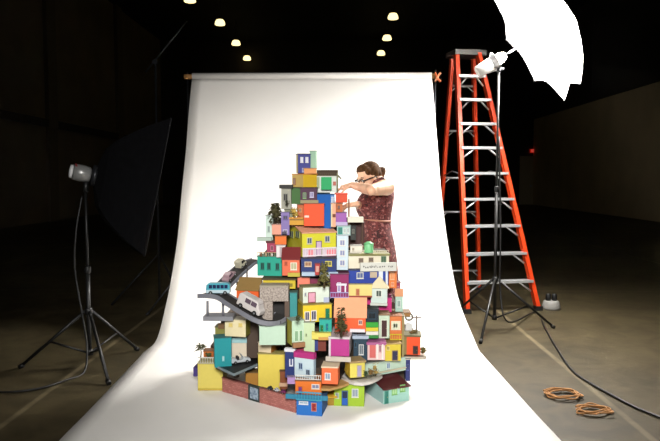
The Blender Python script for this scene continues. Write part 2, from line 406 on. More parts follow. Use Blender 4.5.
b = MB(); b.quadprism([sp(-HW + .06, -HH + .06, D1 - .07), sp(HW - .06, -HH + .06, D1 - .07), sp(HW - .06, HH - .06, D1 - .07), sp(-HW + .06, HH - .06, D1 - .07)], -Zs * .004)
b.build('diffuser', mat_emit('diffuser_glow', 'fff4e4', .6), sx)
b = MB(); b.lathe([(.06, .04), (.085, .045), (.085, .075), (.06, .08)], 18, axis_matrix(Vector((0, 0, 0)), DS)); b.build('speed_ring', DARKMETAL, sx)
b = MB(); b.tube([sp(.16, .2, .2), sp(.175, .33, .235)], .006, 6); b.build('rod_tab', METAL, sx)

# ------------------------------------------------------------------ cables
def cable(name, pts, rad, m, label, cat, group=None, n=8):
    pts = catmull([Vector(p) for p in pts], 6)
    b = MB(); b.tube(pts, rad, n); o = b.build(name, m); return tag(o, label, cat, group)
g = lambda x, y, z=.012: ground(x, y, z)
cable('power_cable', [(1.56, 6.28, 1.9), (1.585, 6.26, 1.0), (1.59, 6.25, .4), (1.66, 6.2, .1), g(536, 312), g(545, 328), g(556, 347), g(572, 370), g(592, 384), g(612, 395), g(635, 407), g(662, 418), g(700, 432)], .0085, BLACK,
      'black cable hanging down the umbrella stand and curving across concrete to the edge', 'cable')
cable('power_cable', [(-1.99, 4.97, 1.36), (-2.03, 4.94, 1.1), (-2.05, 4.94, .8), (-2.0, 4.94, .42), (-1.97, 4.94, .18), g(84, 372), g(66, 380), g(45, 387), g(22, 391), g(-5, 392), g(-40, 390)], .008, BLACK,
      'black cable dropping from the softbox flash and trailing over the dark floor', 'cable')
ROPE = mat('b07f4e', .9)
def rope(cx, cy, sx_, sy_, seed, label):
    rnd = random.Random(seed); c = ground(cx, cy, .012); pts = []
    for i in range(46):
        a = i * .62 + rnd.uniform(-.15, .15); r_ = 1 - .35 * rnd.random()
        pts.append((c.x + sx_ * r_ * math.cos(a), c.y + sy_ * r_ * math.sin(a) + .02 * math.sin(i), .008 + .012 * (i % 5) / 5 + i * .0004))
    cable('rope', pts, .0052, ROPE, label, 'rope', 'coiled cords on the floor', 6)
rope(563, 395, .135, .10, 3, 'loosely tangled tan rope coil lying closer to the light stand')
rope(594, 411, .125, .08, 5, 'neater tan rope coil lying near the black cable, closer to the viewer')
c = ground(551, 309)
bx = thing('clamp_light_base', (c.x, c.y, 0), 'small grey round stand with two black knobs on the floor near the ladder', 'weight')
b = MB(); b.lathe([(.10, 0), (.105, .02), (.085, .09), (.075, .1)], 20); b.build('base', mat('8f8d88', .5), bx)
for dx in (-.035, .035):
    b = MB(); b.lathe([(.028, .1), (.032, .13), (.03, .17), (.02, .18)], 12, Matrix.Translation((dx, 0, 0))); b.build('knob', BLACK, bx)

# ------------------------------------------------------------------ ladder
ORANGE = mat('d63e12', .45); ALU = mat('c9cbcc', .38, .55)
FL, FR = ground(467, 313), ground(538, 310); BR, BLf = ground(479, 289), Vector((0, 0, 0))
BLf = BR + Vector((-.60, -.04, 0))
TOPc = at(465.5, 54.5, 7.75)
ld = thing('stepladder', ((FL + FR + BR + BLf) / 4), 'tall orange fibreglass stepladder with aluminium steps beside the white backdrop', 'ladder')
ld.location.z = 0
TL, TR = TOPc + Vector((-.13, -.12, 0)), TOPc + Vector((.13, -.10, 0))
BTL, BTR = TOPc + Vector((-.14, .10, -.03)), TOPc + Vector((.12, .12, -.03))
def rail(a, c_, wdir, w=.075, d=.03):
    a, c_ = local(ld, a), local(ld, c_); t = (c_ - a).normalized(); x = Vector(wdir).normalized(); x = (x - t * x.dot(t)).normalized(); y = t.cross(x)
    b = MB(); pts = [a + x * w / 2 * i + y * d / 2 * j for i, j in ((-1, -1), (1, -1), (1, 1), (-1, 1))]
    b.quadprism(pts, c_ - a); return b
up = lambda a, c_, t: a.lerp(c_, t)
fr_d = (FR - FL).normalized()
depth_d = Vector((-fr_d.y, fr_d.x, 0))
for a, c_ in ((FL, TL), (FR, TR)):
    o_ = rail(a, c_, fr_d, .045, .07).build('front_rail', ORANGE, ld)
    b = MB(); q = local(ld, a); b.box(q.x - .04, q.y - .05, 0, q.x + .04, q.y + .05, .05); b.build('foot_pad', BLACK, o_)
for a, c_ in ((BLf, BTL), (BR, BTR)):
    o_ = rail(a, c_, fr_d, .04, .06).build('rear_rail', ORANGE, ld)
    b = MB(); q = local(ld, a); b.box(q.x - .035, q.y - .04, 0, q.x + .035, q.y + .04, .05); b.build('foot_pad', BLACK, o_)
def row_t(a, c_, y):
    d = c_ - a; return hit_row(a, d, y)
for ys in (284, 255.5, 227.5, 200.5, 174.5, 149, 125, 101, 77.5):
    p = up(FL, TL, row_t(FL, TL, ys)); q = up(FR, TR, min(1, row_t(FL, TL, ys)))
    p, q = local(ld, p), local(ld, q); t = (q - p).normalized()
    b = MB(); w = depth_d * .085; h = Vector((0, 0, .028))
    b.quadprism([p - w * .6, q - w * .6, q + w * .6, p + w * .6], h)
    st = b.build('step', ALU, ld)
    ln = (q - p).length
    for e, s in ((p, 1), (q, -1)):
        b = MB(); b.tube([e + t * s * .16 * min(1, ln / .5) - w * .3, e + t * s * .02 - w * .3 + Vector((0, 0, -.10))], .010, 6); b.build('step_brace', ALU, st)
for ys in (271, 212, 178, 131, 86):
    s_ = row_t(BLf, BTL, ys * 1.0)
    p, q = local(ld, up(BLf, BTL, s_)), local(ld, up(BR, BTR, s_))
    b = MB(); b.tube([p, q], .014, 8); ob = b.build('rear_brace', ALU, ld)
    t = (q - p).normalized()
    for e, s in ((p, 1), (q, -1)):
        b = MB(); b.tube([e + t * s * .09, e + t * s * .01 + Vector((0, 0, -.07))], .007, 6); b.build('brace_gusset', ALU, ob)
tp = local(ld, TOPc)
b = MB(); b.box(-.19, -.16, -.03, .19, .15, .03, M=Matrix.Translation(tp) @ Matrix.Rotation(math.atan2(fr_d.y, fr_d.x), 4, 'Z')); b.build('top_cap', mat('1e1a18', .5), ld)
for pfx, (a, c_, d_, e_) in enumerate(((FL, TL, BLf, BTL), (FR, TR, BR, BTR))):
    p = local(ld, up(a, c_, .52)); q = local(ld, up(d_, e_, .52)); mid = (p + q) / 2 + Vector((0, 0, .05))
    b = MB(); b.tube([p, mid, q], .009, 6); b.build('spreader', ALU, ld)
# ------------------------------------------------------------------ the hillside of painted model houses
HOUSES = []; DIM = .70
GRP = 'painted model houses piled into the hillside sculpture'
def Yf(x, y):
    u = max(-1.25, min(1.25, (x - 312) / 115))
    return 4.08 + (415 - y) * .0021 + .40 * u * u
def ring_box(b, x0, z0, x1, z1, t, y0, y1, mi=0):
    b.box(x0, y0, z0, x0 + t, y1, z1, mi); b.box(x1 - t, y0, z0, x1, y1, z1, mi)
    b.box(x0 + t, y0, z1 - t, x1 - t, y1, z1, mi); b.box(x0 + t, y0, z0, x1 - t, y1, z0 + t, mi)
PEND = []
def H(label, *a, **k): PEND.append([label, a, k, {}])
def frame(x0, y0, x1, y1, yaw=0, xs=None, dep=.17, dY=0.0, Y=None, grd=False):
    ya = R(yaw)
    ax = x0 if yaw >= 0 else x1
    if grd: P = ground(ax, y1, .0065)
    else: P = at(ax, y1, (Y if Y else Yf((x0 + x1) / 2, y1)) + dY)
    fx = Vector((math.cos(ya), math.sin(ya), 0)); bk = Vector((-math.sin(ya), math.cos(ya), 0))
    w = hit_col(P, fx, x1) if yaw >= 0 else -hit_col(P, fx, x0)
    h = hit_row(P, Vector((0, 0, 1)), y0)
    if xs is not None:
        d_ = hit_col(P, bk, xs)
        if 0.02 < d_ < .4: dep = d_
    if P.z < .0065: h += P.z - .0065; P.z = .0065
    PL = P if yaw >= 0 else P - fx * w                 # left front corner
    return P, PL, fx, bk, w, h, dep, ya
def fit_houses():
    """shorten each model so that it ends in front of the next one behind, and rests under the one above"""
    G = []
    for lb, a, k, o in PEND:
        kk = {q: k[q] for q in ('yaw', 'xs', 'dep', 'dY', 'Y', 'grd') if q in k}
        P, PL, fx, bk, w, h, dep, ya = frame(*a[:4], **kk)
        top = 0.006 if k.get('roof') is None else (.012 if k['roof'][0] in ('flat', 'parapet') else .0)
        if k.get('roof') and k['roof'][0] in ('flat', 'parapet'): top = k['roof'][2] * .0068
        G.append(dict(PL=PL, fx=fx, bk=bk, w=w, h=h, dep=dep, z=PL.z, top=top, xs=k.get('xs'), o=o, c=(PL + fx * w / 2).y))
    def quad(g): return [g['PL'], g['PL'] + g['fx'] * g['w'], g['PL'] + g['fx'] * g['w'] + g['bk'] * g['dep'], g['PL'] + g['bk'] * g['dep']]
    def cross(A, B):
        qa, qb = quad(A), quad(B)
        for ax_ in (A['fx'], A['bk'], B['fx'], B['bk']):
            pa = [p.x * ax_.x + p.y * ax_.y for p in qa]; pb = [p.x * ax_.x + p.y * ax_.y for p in qb]
            if max(pa) <= min(pb) + .002 or max(pb) <= min(pa) + .002: return False
        return True
    for _ in range(3):
        for i in range(len(G)):
            for j in range(len(G)):
                A, B = G[i], G[j]
                if i == j or not cross(A, B): continue
                ov = min(A['z'] + A['h'] + A['top'], B['z'] + B['h']) - max(A['z'], B['z'])
                if ov <= .0005: continue
                if A['z'] < B['z'] and A['z'] + A['h'] + A['top'] - B['z'] <= .016:      # A sits just under B
                    A['h'] -= ov + .0005; A['o']['h'] = A['h']; continue
                if A['c'] > B['c']: continue
                lo = .03 if not A['xs'] else A['dep'] * .75
                while A['dep'] > lo and cross(A, B): A['dep'] -= .006
                A['o']['dep'] = A['dep']
                if cross(A, B):                                                          # push the one behind away along its sight lines
                    sh = 0
                    while cross(A, B) and sh < .05: B['PL'] = B['PL'] + B['bk'] * .006; sh += .006
                    B['o']['dy'] = B['o'].get('dy', 0) + sh
def build_houses():
    for lb, a, k, o in PEND: H_(lb, *a, _fit=o, **k)
def H_(label, x0, y0, x1, y1, col, yaw=0, xs=None, scol=None, dep=.17, dY=0.0, Y=None, roof=None, wins=(), doors=(), swins=(), sdoors=(), ex=(), rail=None, grd=False, name='model_house', m=None, cat='model house', grp=GRP, _fit={}):
    P, PL, fx, bk, w, h, dep, ya = frame(x0, y0, x1, y1, yaw, xs, dep, dY + (_fit.get('dy', 0) if not grd else 0), Y, grd)
    ax = x0 if yaw >= 0 else x1
    dep = _fit.get('dep', dep); h = min(h, _fit.get('h', h))
    if roof is None:
        c_ = [int(col[i:i + 2], 16) for i in (0, 2, 4)]; g_ = sum(c_) / 3
        roof = ('flat', ''.join('%02x' % int((v * .55 + g_ * .25)) for v in c_), .7, .004)  # default roof slab darkened from the wall colour for edge and shadow lines
    h_full = h
    t = thing(name, PL + fx * (w / 2), label, cat, grp, ya)
    L = lambda p: local(t, p)
    def face(x, y):                                    # pixel -> (u, v) on the front face
        d = ray(x, y); s = (PL - CAM).dot(bk) / d.dot(bk); q = L(CAM + d * s); return q.x, q.z
    side_x = -w / 2 if yaw >= 0 else w / 2
    Ps = PL if yaw >= 0 else PL + fx * w
    def sface(x, y):
        d = ray(x, y); s = (Ps - CAM).dot(fx) / d.dot(fx); q = L(CAM + d * s); return q.y, q.z
    M0 = m or mat(col); MS = mat(scol) if scol else M0  # some sides second paint; gold, lime, yellow, pale blue corners carry painted shading
    rt = (roof[0] if roof else 'none')
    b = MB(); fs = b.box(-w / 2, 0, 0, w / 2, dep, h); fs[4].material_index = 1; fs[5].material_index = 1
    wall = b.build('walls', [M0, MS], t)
    # roof
    if rt == 'flat':
        rc, rp, ov = roof[1], roof[2], roof[3]; th = rp * .0068
        b = MB(); b.box(-w / 2 - ov, -ov, h, w / 2 + ov, dep, h + th); b.build('roof', mat(rc), t); h2 = h + th
    elif rt == 'parapet':
        rc, rp = roof[1], roof[2]; th = rp * .0068; e = .008
        b = MB(); b.box(-w / 2 - .004, -.004, h, w / 2 + .004, e, h + th); b.box(-w / 2 - .004, dep - e, h, w / 2 + .004, dep, h + th)
        b.box(-w / 2 - .004, e, h, -w / 2 + e, dep - e, h + th); b.box(w / 2 - e, e, h, w / 2 + .004, dep - e, h + th); b.build('parapet', mat(rc), t)
    elif rt in ('shed', 'gable'):
        rc, ry, ov = roof[1], roof[2], roof[3]; yy = dep if rt == 'shed' else dep / 2
        base = P + bk * yy; rz = max(h + .01, hit_row(base, Vector((0, 0, 1)), ry))
        b = MB(); sl = Vector((0, yy, rz - h)); o2 = sl.normalized() * ov
        a0 = Vector((-w / 2 - ov * .5, 0, h)) - o2; a1 = Vector((w / 2 + ov * .5, 0, h)) - o2
        b.quadprism([a0, a1, a1 + sl + o2, a0 + sl + o2], Vector((0, 0, .006)))
        if rt == 'gable': b.quadprism([a0 + sl + o2, a1 + sl + o2, Vector((w / 2 + ov * .5, dep, h)), Vector((-w / 2 - ov * .5, dep, h))], Vector((0, 0, .006)))
        b.build('roof', mat(rc), t)
        b = MB()                                       # gable ends
        for sx_ in (-w / 2, w / 2 - .006):
            b.quadprism([Vector((sx_, 0, h)), Vector((sx_, yy, rz)), Vector((sx_, dep, h))], Vector((.006, 0, 0)))
        b.build('gable_end', MS, t)
    elif rt == 'pyramid':
        rc, ry, ov = roof[1], roof[2], roof[3]; rz = hit_row(P + bk * dep / 2, Vector((0, 0, 1)), ry)
        b = MB(); bm = b.bm; q = [bm.verts.new(p) for p in ((-w / 2 - ov, -ov, h), (w / 2 + ov, -ov, h), (w / 2 + ov, dep + ov, h), (-w / 2 - ov, dep + ov, h))]
        tp_ = bm.verts.new((0, dep / 2, rz)); bm.faces.new(q)
        for i in range(4): bm.faces.new([q[i], q[(i + 1) % 4], tp_])
        b.build('roof', mat(rc), t)
    elif rt == 'front_gable':
        rc, ry, ov = roof[1], roof[2], roof[3]; rz = hit_row(P, Vector((0, 0, 1)), ry)
        b = MB(); b.quadprism([Vector((-w / 2 - ov, -ov, h)), Vector((w / 2 + ov, -ov, h)), Vector((0, -ov, rz))], Vector((0, dep + ov, 0))); b.build('roof', mat(rc), t)
    def window(pa, pb, fc, pc, side=False, kind='window'):
        (ua, va), (ub, vb) = pa, pb
        ua, ub = min(ua, ub), max(ua, ub); va, vb = min(va, vb), max(va, vb)
        lo, hi = (-w / 2 + .002, w / 2 - .002) if not side else (.002, dep - .002)
        ua, ub = max(ua, lo), min(ub, hi); va = max(va, .001)
        if ub - ua < .004 or vb - va < .004: return
        fr = min(.0045, (ub - ua) * .16)
        if side:
            sg = 1 if side_x > 0 else -1
            Mx = Matrix(((0, -sg * 1.0, 0, side_x), (1, 0, 0, 0), (0, 0, 1, 0), (0, 0, 0, 1)))   # u->y, outward -> side
        else: Mx = Matrix()
        b = MB(); ring_box(b, ua, va, ub, vb, fr, -.004, .0, 0)
        if kind == 'window' and (ub - ua) > .014:
            mx_ = (ua + ub) / 2; b.box(mx_ - .0012, -.0035, va + fr, mx_ + .0012, 0, vb - fr)
        if kind == 'window': b.box(ua - .002, -.007, va - .003, ub + .002, 0, va)
        b.bm.transform(Mx); f_ = b.build(kind, mat(fc), t)
        b = MB(); b.box(ua + fr, -.0015, va + fr, ub - fr, 0, vb - fr); b.bm.transform(Mx)
        b.build('pane' if kind == 'window' else 'door_leaf', mat(pc, .35), f_)
        if kind == 'door' and (ub - ua) > .015:
            b = MB(); b.ball((0, 0, 0), .0022, 6); b.bm.transform(Mx @ Matrix.Translation((ub - fr - .004, -.003, (va + vb) / 2))); b.build('knob', mat('d8c070', .3, .5), f_)
    for (a, c_, e, f_, fc, pc) in wins: window(face(a, c_), face(e, f_), fc, pc)
    for (a, c_, e, f_, fc, pc) in doors: window(face(a, c_), face(e, f_), fc, pc, kind='door')
    for (a, c_, e, f_, fc, pc) in swins: window(sface(a, c_), sface(e, f_), fc, pc, True)
    for (a, c_, e, f_, fc, pc) in sdoors: window(sface(a, c_), sface(e, f_), fc, pc, True, 'door')
    for (nm, a, c_, e, f_, ec, pr) in ex:              # slabs, bands, awnings standing out of the front by pr metres
        (ua, va), (ub, vb) = face(a, c_), face(e, f_)
        b = MB(); b.box(min(ua, ub), -pr, min(va, vb), max(ua, ub), -.0002, max(va, vb)); b.build(nm, mat(ec), t)
    if rail:
        rc, ry0, ry1, pr = rail[:4]
        (ua, va), (ub, vb) = (face(x0, ry0)[0], face(ax, ry0)[1]), (face(x1, ry1)[0], face(ax, ry1)[1])
        ua, ub = -w / 2, w / 2; hh = abs(va - vb); zb = min(va, vb)
        b = MB(); tk = max(.003, hh * .14)
        b.box(ua, -pr, zb + hh - tk, ub, -pr + .004, zb + hh); b.box(ua, -pr, zb, ub, -pr + .004, zb + tk)
        n = max(4, int((ub - ua) / (.011 + hh * .12)))
        for i in range(n + 1):
            x = ua + (ub - ua - .003) * i / n; b.box(x, -pr, zb + tk, x + .003, -pr + .004, zb + hh - tk)
        b.build('railing', mat(rc), t)
    HOUSES.append(t)
    t['_w'] = w; t['_d'] = dep; t['_h'] = h
    return t

DK = '3a4256'; WH = 'f0ece2'
# ---- summit
H('narrow indigo tower house with two white windows, topmost of the sculpture', 298, 154.5, 310.5, 173, '3d4192', yaw=10, xs=296.3, scol='c9b868', wins=[(300.3, 157, 303.2, 162.5, WH, 'dfe2f2'), (305.4, 157, 308.3, 162.5, WH, 'dfe2f2'), (302, 168, 305.5, 172, 'b9b9d8', '6a6aa8')], dep=.07)
H('thin pale mint slab house standing behind the indigo tower', 309.8, 151.3, 316, 173, 'a5cdb3', dY=.09, dep=.06, yaw=-8, xs=317)
H('flat peach rooftop block in front of the indigo tower', 304, 168.6, 316.5, 173.6, 'f0a25c', dY=-.02, dep=.05)
H('gold corner house with one brown window just under the indigo tower', 303.2, 174, 316.8, 187.2, 'e3b91c', yaw=32, xs=288.4, scol='d4b04a', roof=('flat', 'd98a3c', 1, .004), swins=[(293.2, 178, 295.8, 184.5, 'a06a30', '5a3a20')])
H('white open house with brown rooftop railing holding a bright green room', 314.5, 176, 337, 192.5, 'e6eae0', dY=.05, dep=.1, roof=('flat', '6a5a40', .8, .004), rail=('5b4a33', 172.8, 176, .0), ex=[('green_room', 321.3, 177, 331.6, 189.5, '1fb066', .05), ('pillar', 315, 177, 319.5, 188, 'a9b38c', .012), ('shutter', 333, 181.5, 336, 185.5, 'c46a5a', .006)])
H('dark plum house with green-framed window below the gold corner house', 300.4, 187, 317, 200, '4d2340', dY=-.01, wins=[(302.8, 192.5, 306.3, 198.5, '86ad72', '22181c'), (309.8, 192, 313.8, 197.4, 'cfc8e4', '6a5a90')], ex=[('ledge', 300.5, 200, 318.5, 203.4, 'a0936c', .02)])
H('plain dark green house tucked left of the plum house', 291, 186.8, 300.4, 204, '3c6c2c', dY=.01, dep=.12)
H('grey house with black overhanging roof and arched dark opening', 281.3, 188.5, 291, 209, 'a9a898', dY=-.0, dep=.1, roof=('flat', '2f2d29', 4, .012), wins=[(283.3, 193.5, 288, 201, '8e8d82', '1c1b19')], yaw=-6)
H('weathered stair block under the grey black-roofed house', 284.5, 209.5, 293, 219, '8f9070', dY=.0, dep=.1)
H('large plain orange-red box house beside the blue tower', 304, 204, 324, 226, 'f2521c', dY=-.02, dep=.12, ex=[('sign', 304.5, 215.5, 309, 217.5, 'f2d8c8', .002)])
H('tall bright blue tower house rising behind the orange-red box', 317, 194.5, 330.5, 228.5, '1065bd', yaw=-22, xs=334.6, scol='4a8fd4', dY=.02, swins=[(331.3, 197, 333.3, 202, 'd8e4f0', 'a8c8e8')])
H('slim peach tower wall with beige edge beside the blue tower', 331, 203.5, 335.8, 227, 'f0b290', dY=.0, dep=.1, ex=[('edge_strip', 331, 204, 332.3, 226.5, 'ecd9a8', .004), ('awning', 332.5, 214, 335.6, 217, '7a3a28', .012)])
H('small plain red house just under the woman\'s raised hand', 335.8, 194.5, 347.4, 202.6, 'ea522a', dY=.07, dep=.32, yaw=0, roof=('flat', 'd8401e', 1, .003))
H('brown-orange house with dark shutter under the small plain red house', 335.8, 203, 342.6, 212, 'c9703a', dY=.04, dep=.36, wins=[(337.5, 205.5, 340, 209, '8a4a20', '4a2a1a')])
H('lilac-purple square house with lavender terrace slab', 335.8, 211.5, 346.6, 222, 'a763b5', dY=.03, dep=.12, ex=[('terrace_slab', 335, 222, 347.5, 225.4, 'cbbbe0', .02)])
H('small teal and white house below the lilac-purple house', 337, 226.3, 350.4, 235.4, 'b3d2cc', dY=.01, dep=.12, wins=[(338, 227.2, 342.4, 234, '169a86', '0f6a60'), (343.5, 228, 346, 233, WH, '9ab0b0'), (347, 228, 349.4, 233, WH, '8aa0a8')])
H('tiny black hut beside the small teal and white house', 350.6, 226.5, 356, 240, '2b2c28', dY=.05, dep=.08, wins=[(352, 229, 354.5, 233, '77786a', '111111')])
H('dark maroon hut behind the posts of the cream pavilion', 349.5, 223, 364, 247, '4a2420', dY=.2, dep=.06)
# ---- left shoulder
H('narrow mint-white house with long pale balcony jutting out', 265.8, 216, 272.6, 243, 'd5e8dc', dY=.04, dep=.1, wins=[(267.5, 226, 270, 232, 'b9c9be', '7a8a88')], ex=[('balcony', 257.6, 237, 272, 240.8, 'b7cabb', .04)])
H('pink box house in front of the dark olive tree', 272, 224.8, 281.6, 234.5, 'f2a88e', dY=.0, dep=.1)
H('tall lilac house with dark upper windows beside the pink box', 281.2, 212.5, 289.4, 235, '8b78b4', dY=-.01, dep=.1, wins=[(283, 215.5, 287.8, 219.5, '6a5a90', '2e2640'), (283, 229.5, 287.5, 233, 'd0c8e0', '50486a')])
H('bright orange box house beneath the pink box', 275, 234.2, 286.3, 244.5, 'ec7420', dY=-.03, dep=.1, ex=[('canopy', 282, 231.5, 286.8, 234, '4a4258', .02)])
H('small crimson house with dark flat roof above the teal three-window house', 266.8, 243, 276.2, 252.5, 'a83458', dY=-.0, dep=.1, roof=('flat', '5a1c20', 2, .006), wins=[(270.5, 245.5, 273.5, 250.5, 'c97a90', '3a1420')])
H('white doorway block left of the maroon-roofed coral house', 276.4, 244.4, 285.2, 257.3, 'ece4e2', dY=-.02, dep=.1, doors=[(279.5, 246.5, 283, 257, 'd6c4c0', 'b8a6a8')])
H('teal house with three dark windows at the top of the toy ramp', 257.4, 257, 281.8, 276, '17a78d', dY=-.01, yaw=-4, dep=.16, wins=[(260.6, 262.5, 264.4, 269.5, '0f7a68', '14302e'), (267, 262.5, 270.8, 269.5, '0f7a68', '14302e'), (275.5, 263, 279.4, 270, '0f7a68', '14302e')], rail=('b5a37c', 252.4, 256.8, .0))
H('coral house with sloping maroon roof and white window', 282.3, 258, 299.6, 275.5, 'ea6f48', dY=-.03, dep=.13, roof=('gable', '7c2122', 247.8, .012), wins=[(290.5, 262.5, 297, 269.8, 'f3ecd4', 'b9b48e'), (284.5, 261.5, 287.5, 265, 'c2552f', 'a6452a')], ex=[('porch', 288, 272.5, 300, 276.3, 'c6b43e', .02)])
# ---- upper middle
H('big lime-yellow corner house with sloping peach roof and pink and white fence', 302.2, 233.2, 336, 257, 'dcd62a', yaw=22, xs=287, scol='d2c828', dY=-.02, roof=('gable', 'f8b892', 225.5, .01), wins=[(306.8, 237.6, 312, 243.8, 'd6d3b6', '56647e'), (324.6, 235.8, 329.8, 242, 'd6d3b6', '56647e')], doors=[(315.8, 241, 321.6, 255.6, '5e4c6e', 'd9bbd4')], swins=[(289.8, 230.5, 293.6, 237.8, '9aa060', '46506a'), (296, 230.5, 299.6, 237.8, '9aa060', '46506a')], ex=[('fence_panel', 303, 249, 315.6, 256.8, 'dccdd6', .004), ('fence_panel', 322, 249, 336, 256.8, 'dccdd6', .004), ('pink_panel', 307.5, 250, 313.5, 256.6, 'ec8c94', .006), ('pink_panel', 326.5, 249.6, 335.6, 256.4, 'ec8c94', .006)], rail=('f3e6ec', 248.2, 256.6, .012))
H('long golden ledge block under the rust-coloured hut and yellow bush', 289.5, 218.5, 303.6, 225, 'dba02c', dY=-.01, dep=.12, ex=[('awning_tiles', 289, 217.2, 303.5, 219.2, 'c98a2a', .012), ('post_box', 299.8, 206, 303.8, 217.2, 'c8642e', -.0)] if False else [('awning_tiles', 289, 217.2, 303.5, 219.2, 'c98a2a', .012)], scol='c08a20')
H('little rust-coloured hut beside the yellow bush', 297.5, 205, 303.8, 217.8, 'c8642e', dY=.01, dep=.1, wins=[(299, 208, 301.6, 212, 'e0a060', '5a2a1a')])
H('navy house with two small pale-framed windows under the pink fence', 301.2, 257.4, 336.4, 272, '16306f', dY=-.05, dep=.15, wins=[(304.6, 261.6, 311.6, 266.4, 'e4c8a6', '9a6a4a'), (325, 261, 331.8, 266, 'dccb52', '6a6a3a')], ex=[('pale_ledge', 302, 271.6, 338, 275.4, 'b3c9dd', .03)])
H('narrow pale blue tower house with three stacked lilac windows', 336.8, 235.8, 347.8, 270, 'd3e4ec', yaw=-6, dY=-.05, dep=.13, wins=[(339.6, 239.6, 345.2, 245.8, WH, '8f96ba'), (339.6, 249.8, 345.2, 256, WH, '8f96ba'), (339.6, 259.8, 345.2, 266, WH, '8f96ba')])
H('long cream house with olive flat roof below the woman', 348, 254.6, 389, 268.5, 'efe5cb', yaw=5, dY=-.02, dep=.17, roof=('flat', '8b874f', 1.6, .008), wins=[(358.6, 258, 363.4, 262.6, '9c8c74', '6e5c50'), (368.6, 257.4, 373.4, 262, '9c8c74', '6e5c50'), (381, 256.2, 386.2, 263, '6c8a64', '44604c')], rail=('e4dcc4', 250.6, 253.4, -.004))
H('small white rooftop shed on the long cream house', 350.4, 246, 362.4, 252.9, 'f1e9da', dY=.08, dep=.08, Y=4.47, wins=[(352, 247.6, 354.4, 251.5, 'd8ccb8', '97826c')], ex=[])
H('blue house with white-framed window and white columns under the banner', 348.4, 269, 388.4, 285, '1b3ca0', yaw=6, dY=-.05, dep=.16, wins=[(356.6, 272.4, 363.4, 278.4, 'e9e6d8', '5a6a9a')], ex=[('banner_slab', 360, 262.6, 396, 270.6, 'dcdcd2', .02), ('column', 378.5, 271, 382.5, 285, 'e6eaf2', .014), ('column', 385.4, 271, 387.4, 285, 'e6eaf2', .014), ('shop_front', 370, 272, 377, 277.5, 'c8b49a', .006)])
H('narrow orange patterned house at the right end of the banner', 388.8, 268, 396.6, 288, 'f08236', dY=-.05, dep=.14, wins=[(390.3, 272, 394.3, 279.5, 'f6c39a', 'e9924f'), (391, 282, 394, 286, 'f6c39a', 'd9602a')])
H('pale yellow house with small terracotta door under the blue house', 348.4, 284.6, 372, 296.8, 'f1de86', dY=-.05, dep=.15, doors=[(355.6, 288.4, 359.8, 296, 'e2b672', 'c0704e')], ex=[('red_plinth', 348.6, 295.6, 372, 297.2, 'a14636', .006)])
H('magenta-wine house with white balcony and lavender fence', 330.2, 274.4, 348.6, 297, '8f145a', dY=-.06, dep=.16, doors=[(337.2, 282.4, 341, 292, 'ece8f2', 'a59ac0')], ex=[('balcony', 336.4, 283.4, 346.6, 285.4, 'ece8f2', .012), ('balcony_post', 344.6, 285.4, 346, 292, 'ece8f2', .012)], rail=('a99bd0', 291.8, 297.4, .016))
H('white house with cream pyramid roof and dark square window', 371, 288.3, 387, 303, 'd7e6de', yaw=-7, xs=394, scol='dfe4dc', dY=-.1, dep=.13, roof=('pyramid', 'f4e4ba', 276, .012), wins=[(375.8, 290, 381.8, 297, 'eef0e4', '49584f')], swins=[(388.2, 291.5, 391, 297, 'a09a90', '6a5650')], ex=[('ledge', 370.4, 302.6, 387.4, 305.4, 'd9ddd2', .016)])
H('hot pink band house directly under the cream pyramid roof house', 364.6, 298, 391.6, 312, 'd42880', dY=-.06, dep=.16)
H('maroon-topped sliver house on the upper right edge', 396, 283, 400.2, 296.5, '9c3452', dY=-.02, dep=.08, wins=[(397, 286, 399, 290, 'd8a0a8', '5a2030')])
H('pale mint sliver house at the right edge above the grey wheel', 395.4, 296.5, 402.8, 311.6, 'b9dccb', dY=-.05, dep=.1, wins=[(397, 300, 400.6, 307, 'e6efe6', '85a69a')], ex=[('peach_roof_slab', 394.8, 288.5, 403.2, 296.4, 'e8a274', .006)])
H('small tan workshop block beside the grey wheel', 388.6, 311.4, 410.4, 316.4, 'a9793f', dY=-.06, dep=.12)
# ---- middle
H('white upper house with pink double door and cream flank', 303, 287.8, 329.2, 303.2, 'dfe9da', yaw=16, xs=296, scol='f2e4ac', dY=-.1, doors=[(308, 292.4, 315.6, 307.4, '8e3a48', 'eaaabf')], wins=[(304.4, 292.6, 306.4, 296, 'c9c6b8', '8a90a0')], roof=('flat', '8a8a5a', .8, .003), ex=[('mailbox_panel', 323.6, 297.4, 329, 302.6, 'b7bfdc', .006)])
H('salmon rooftop block behind the white upper house', 297.6, 277.6, 309.8, 287.4, 'f5846a', dY=-.03, dep=.08)
H('dark wine wall house between salmon block and leafy plant', 310.2, 279, 320, 287.4, '7d1640', dY=-.04, dep=.08)
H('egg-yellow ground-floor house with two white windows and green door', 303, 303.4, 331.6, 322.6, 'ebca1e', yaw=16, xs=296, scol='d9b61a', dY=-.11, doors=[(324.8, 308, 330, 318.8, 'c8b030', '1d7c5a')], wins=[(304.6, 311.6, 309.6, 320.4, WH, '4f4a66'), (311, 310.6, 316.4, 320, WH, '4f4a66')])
H('orange house with wide peach shed roof and one small window', 335, 316, 365.6, 332, 'f6602a', dY=-.08, yaw=-4, dep=.17, roof=('shed', 'f8ab7c', 298.4, .016), wins=[(358.4, 319.8, 362.4, 324.6, 'f8c8a8', '5a4a6a')], ex=[('white_cutouts', 350, 328.6, 365, 332, 'ece6ea', .012)])
H('slim tan pillar wall between terracotta house and white boards', 401.8, 316.4, 404, 357, 'a2905e', dY=-.08, dep=.08)
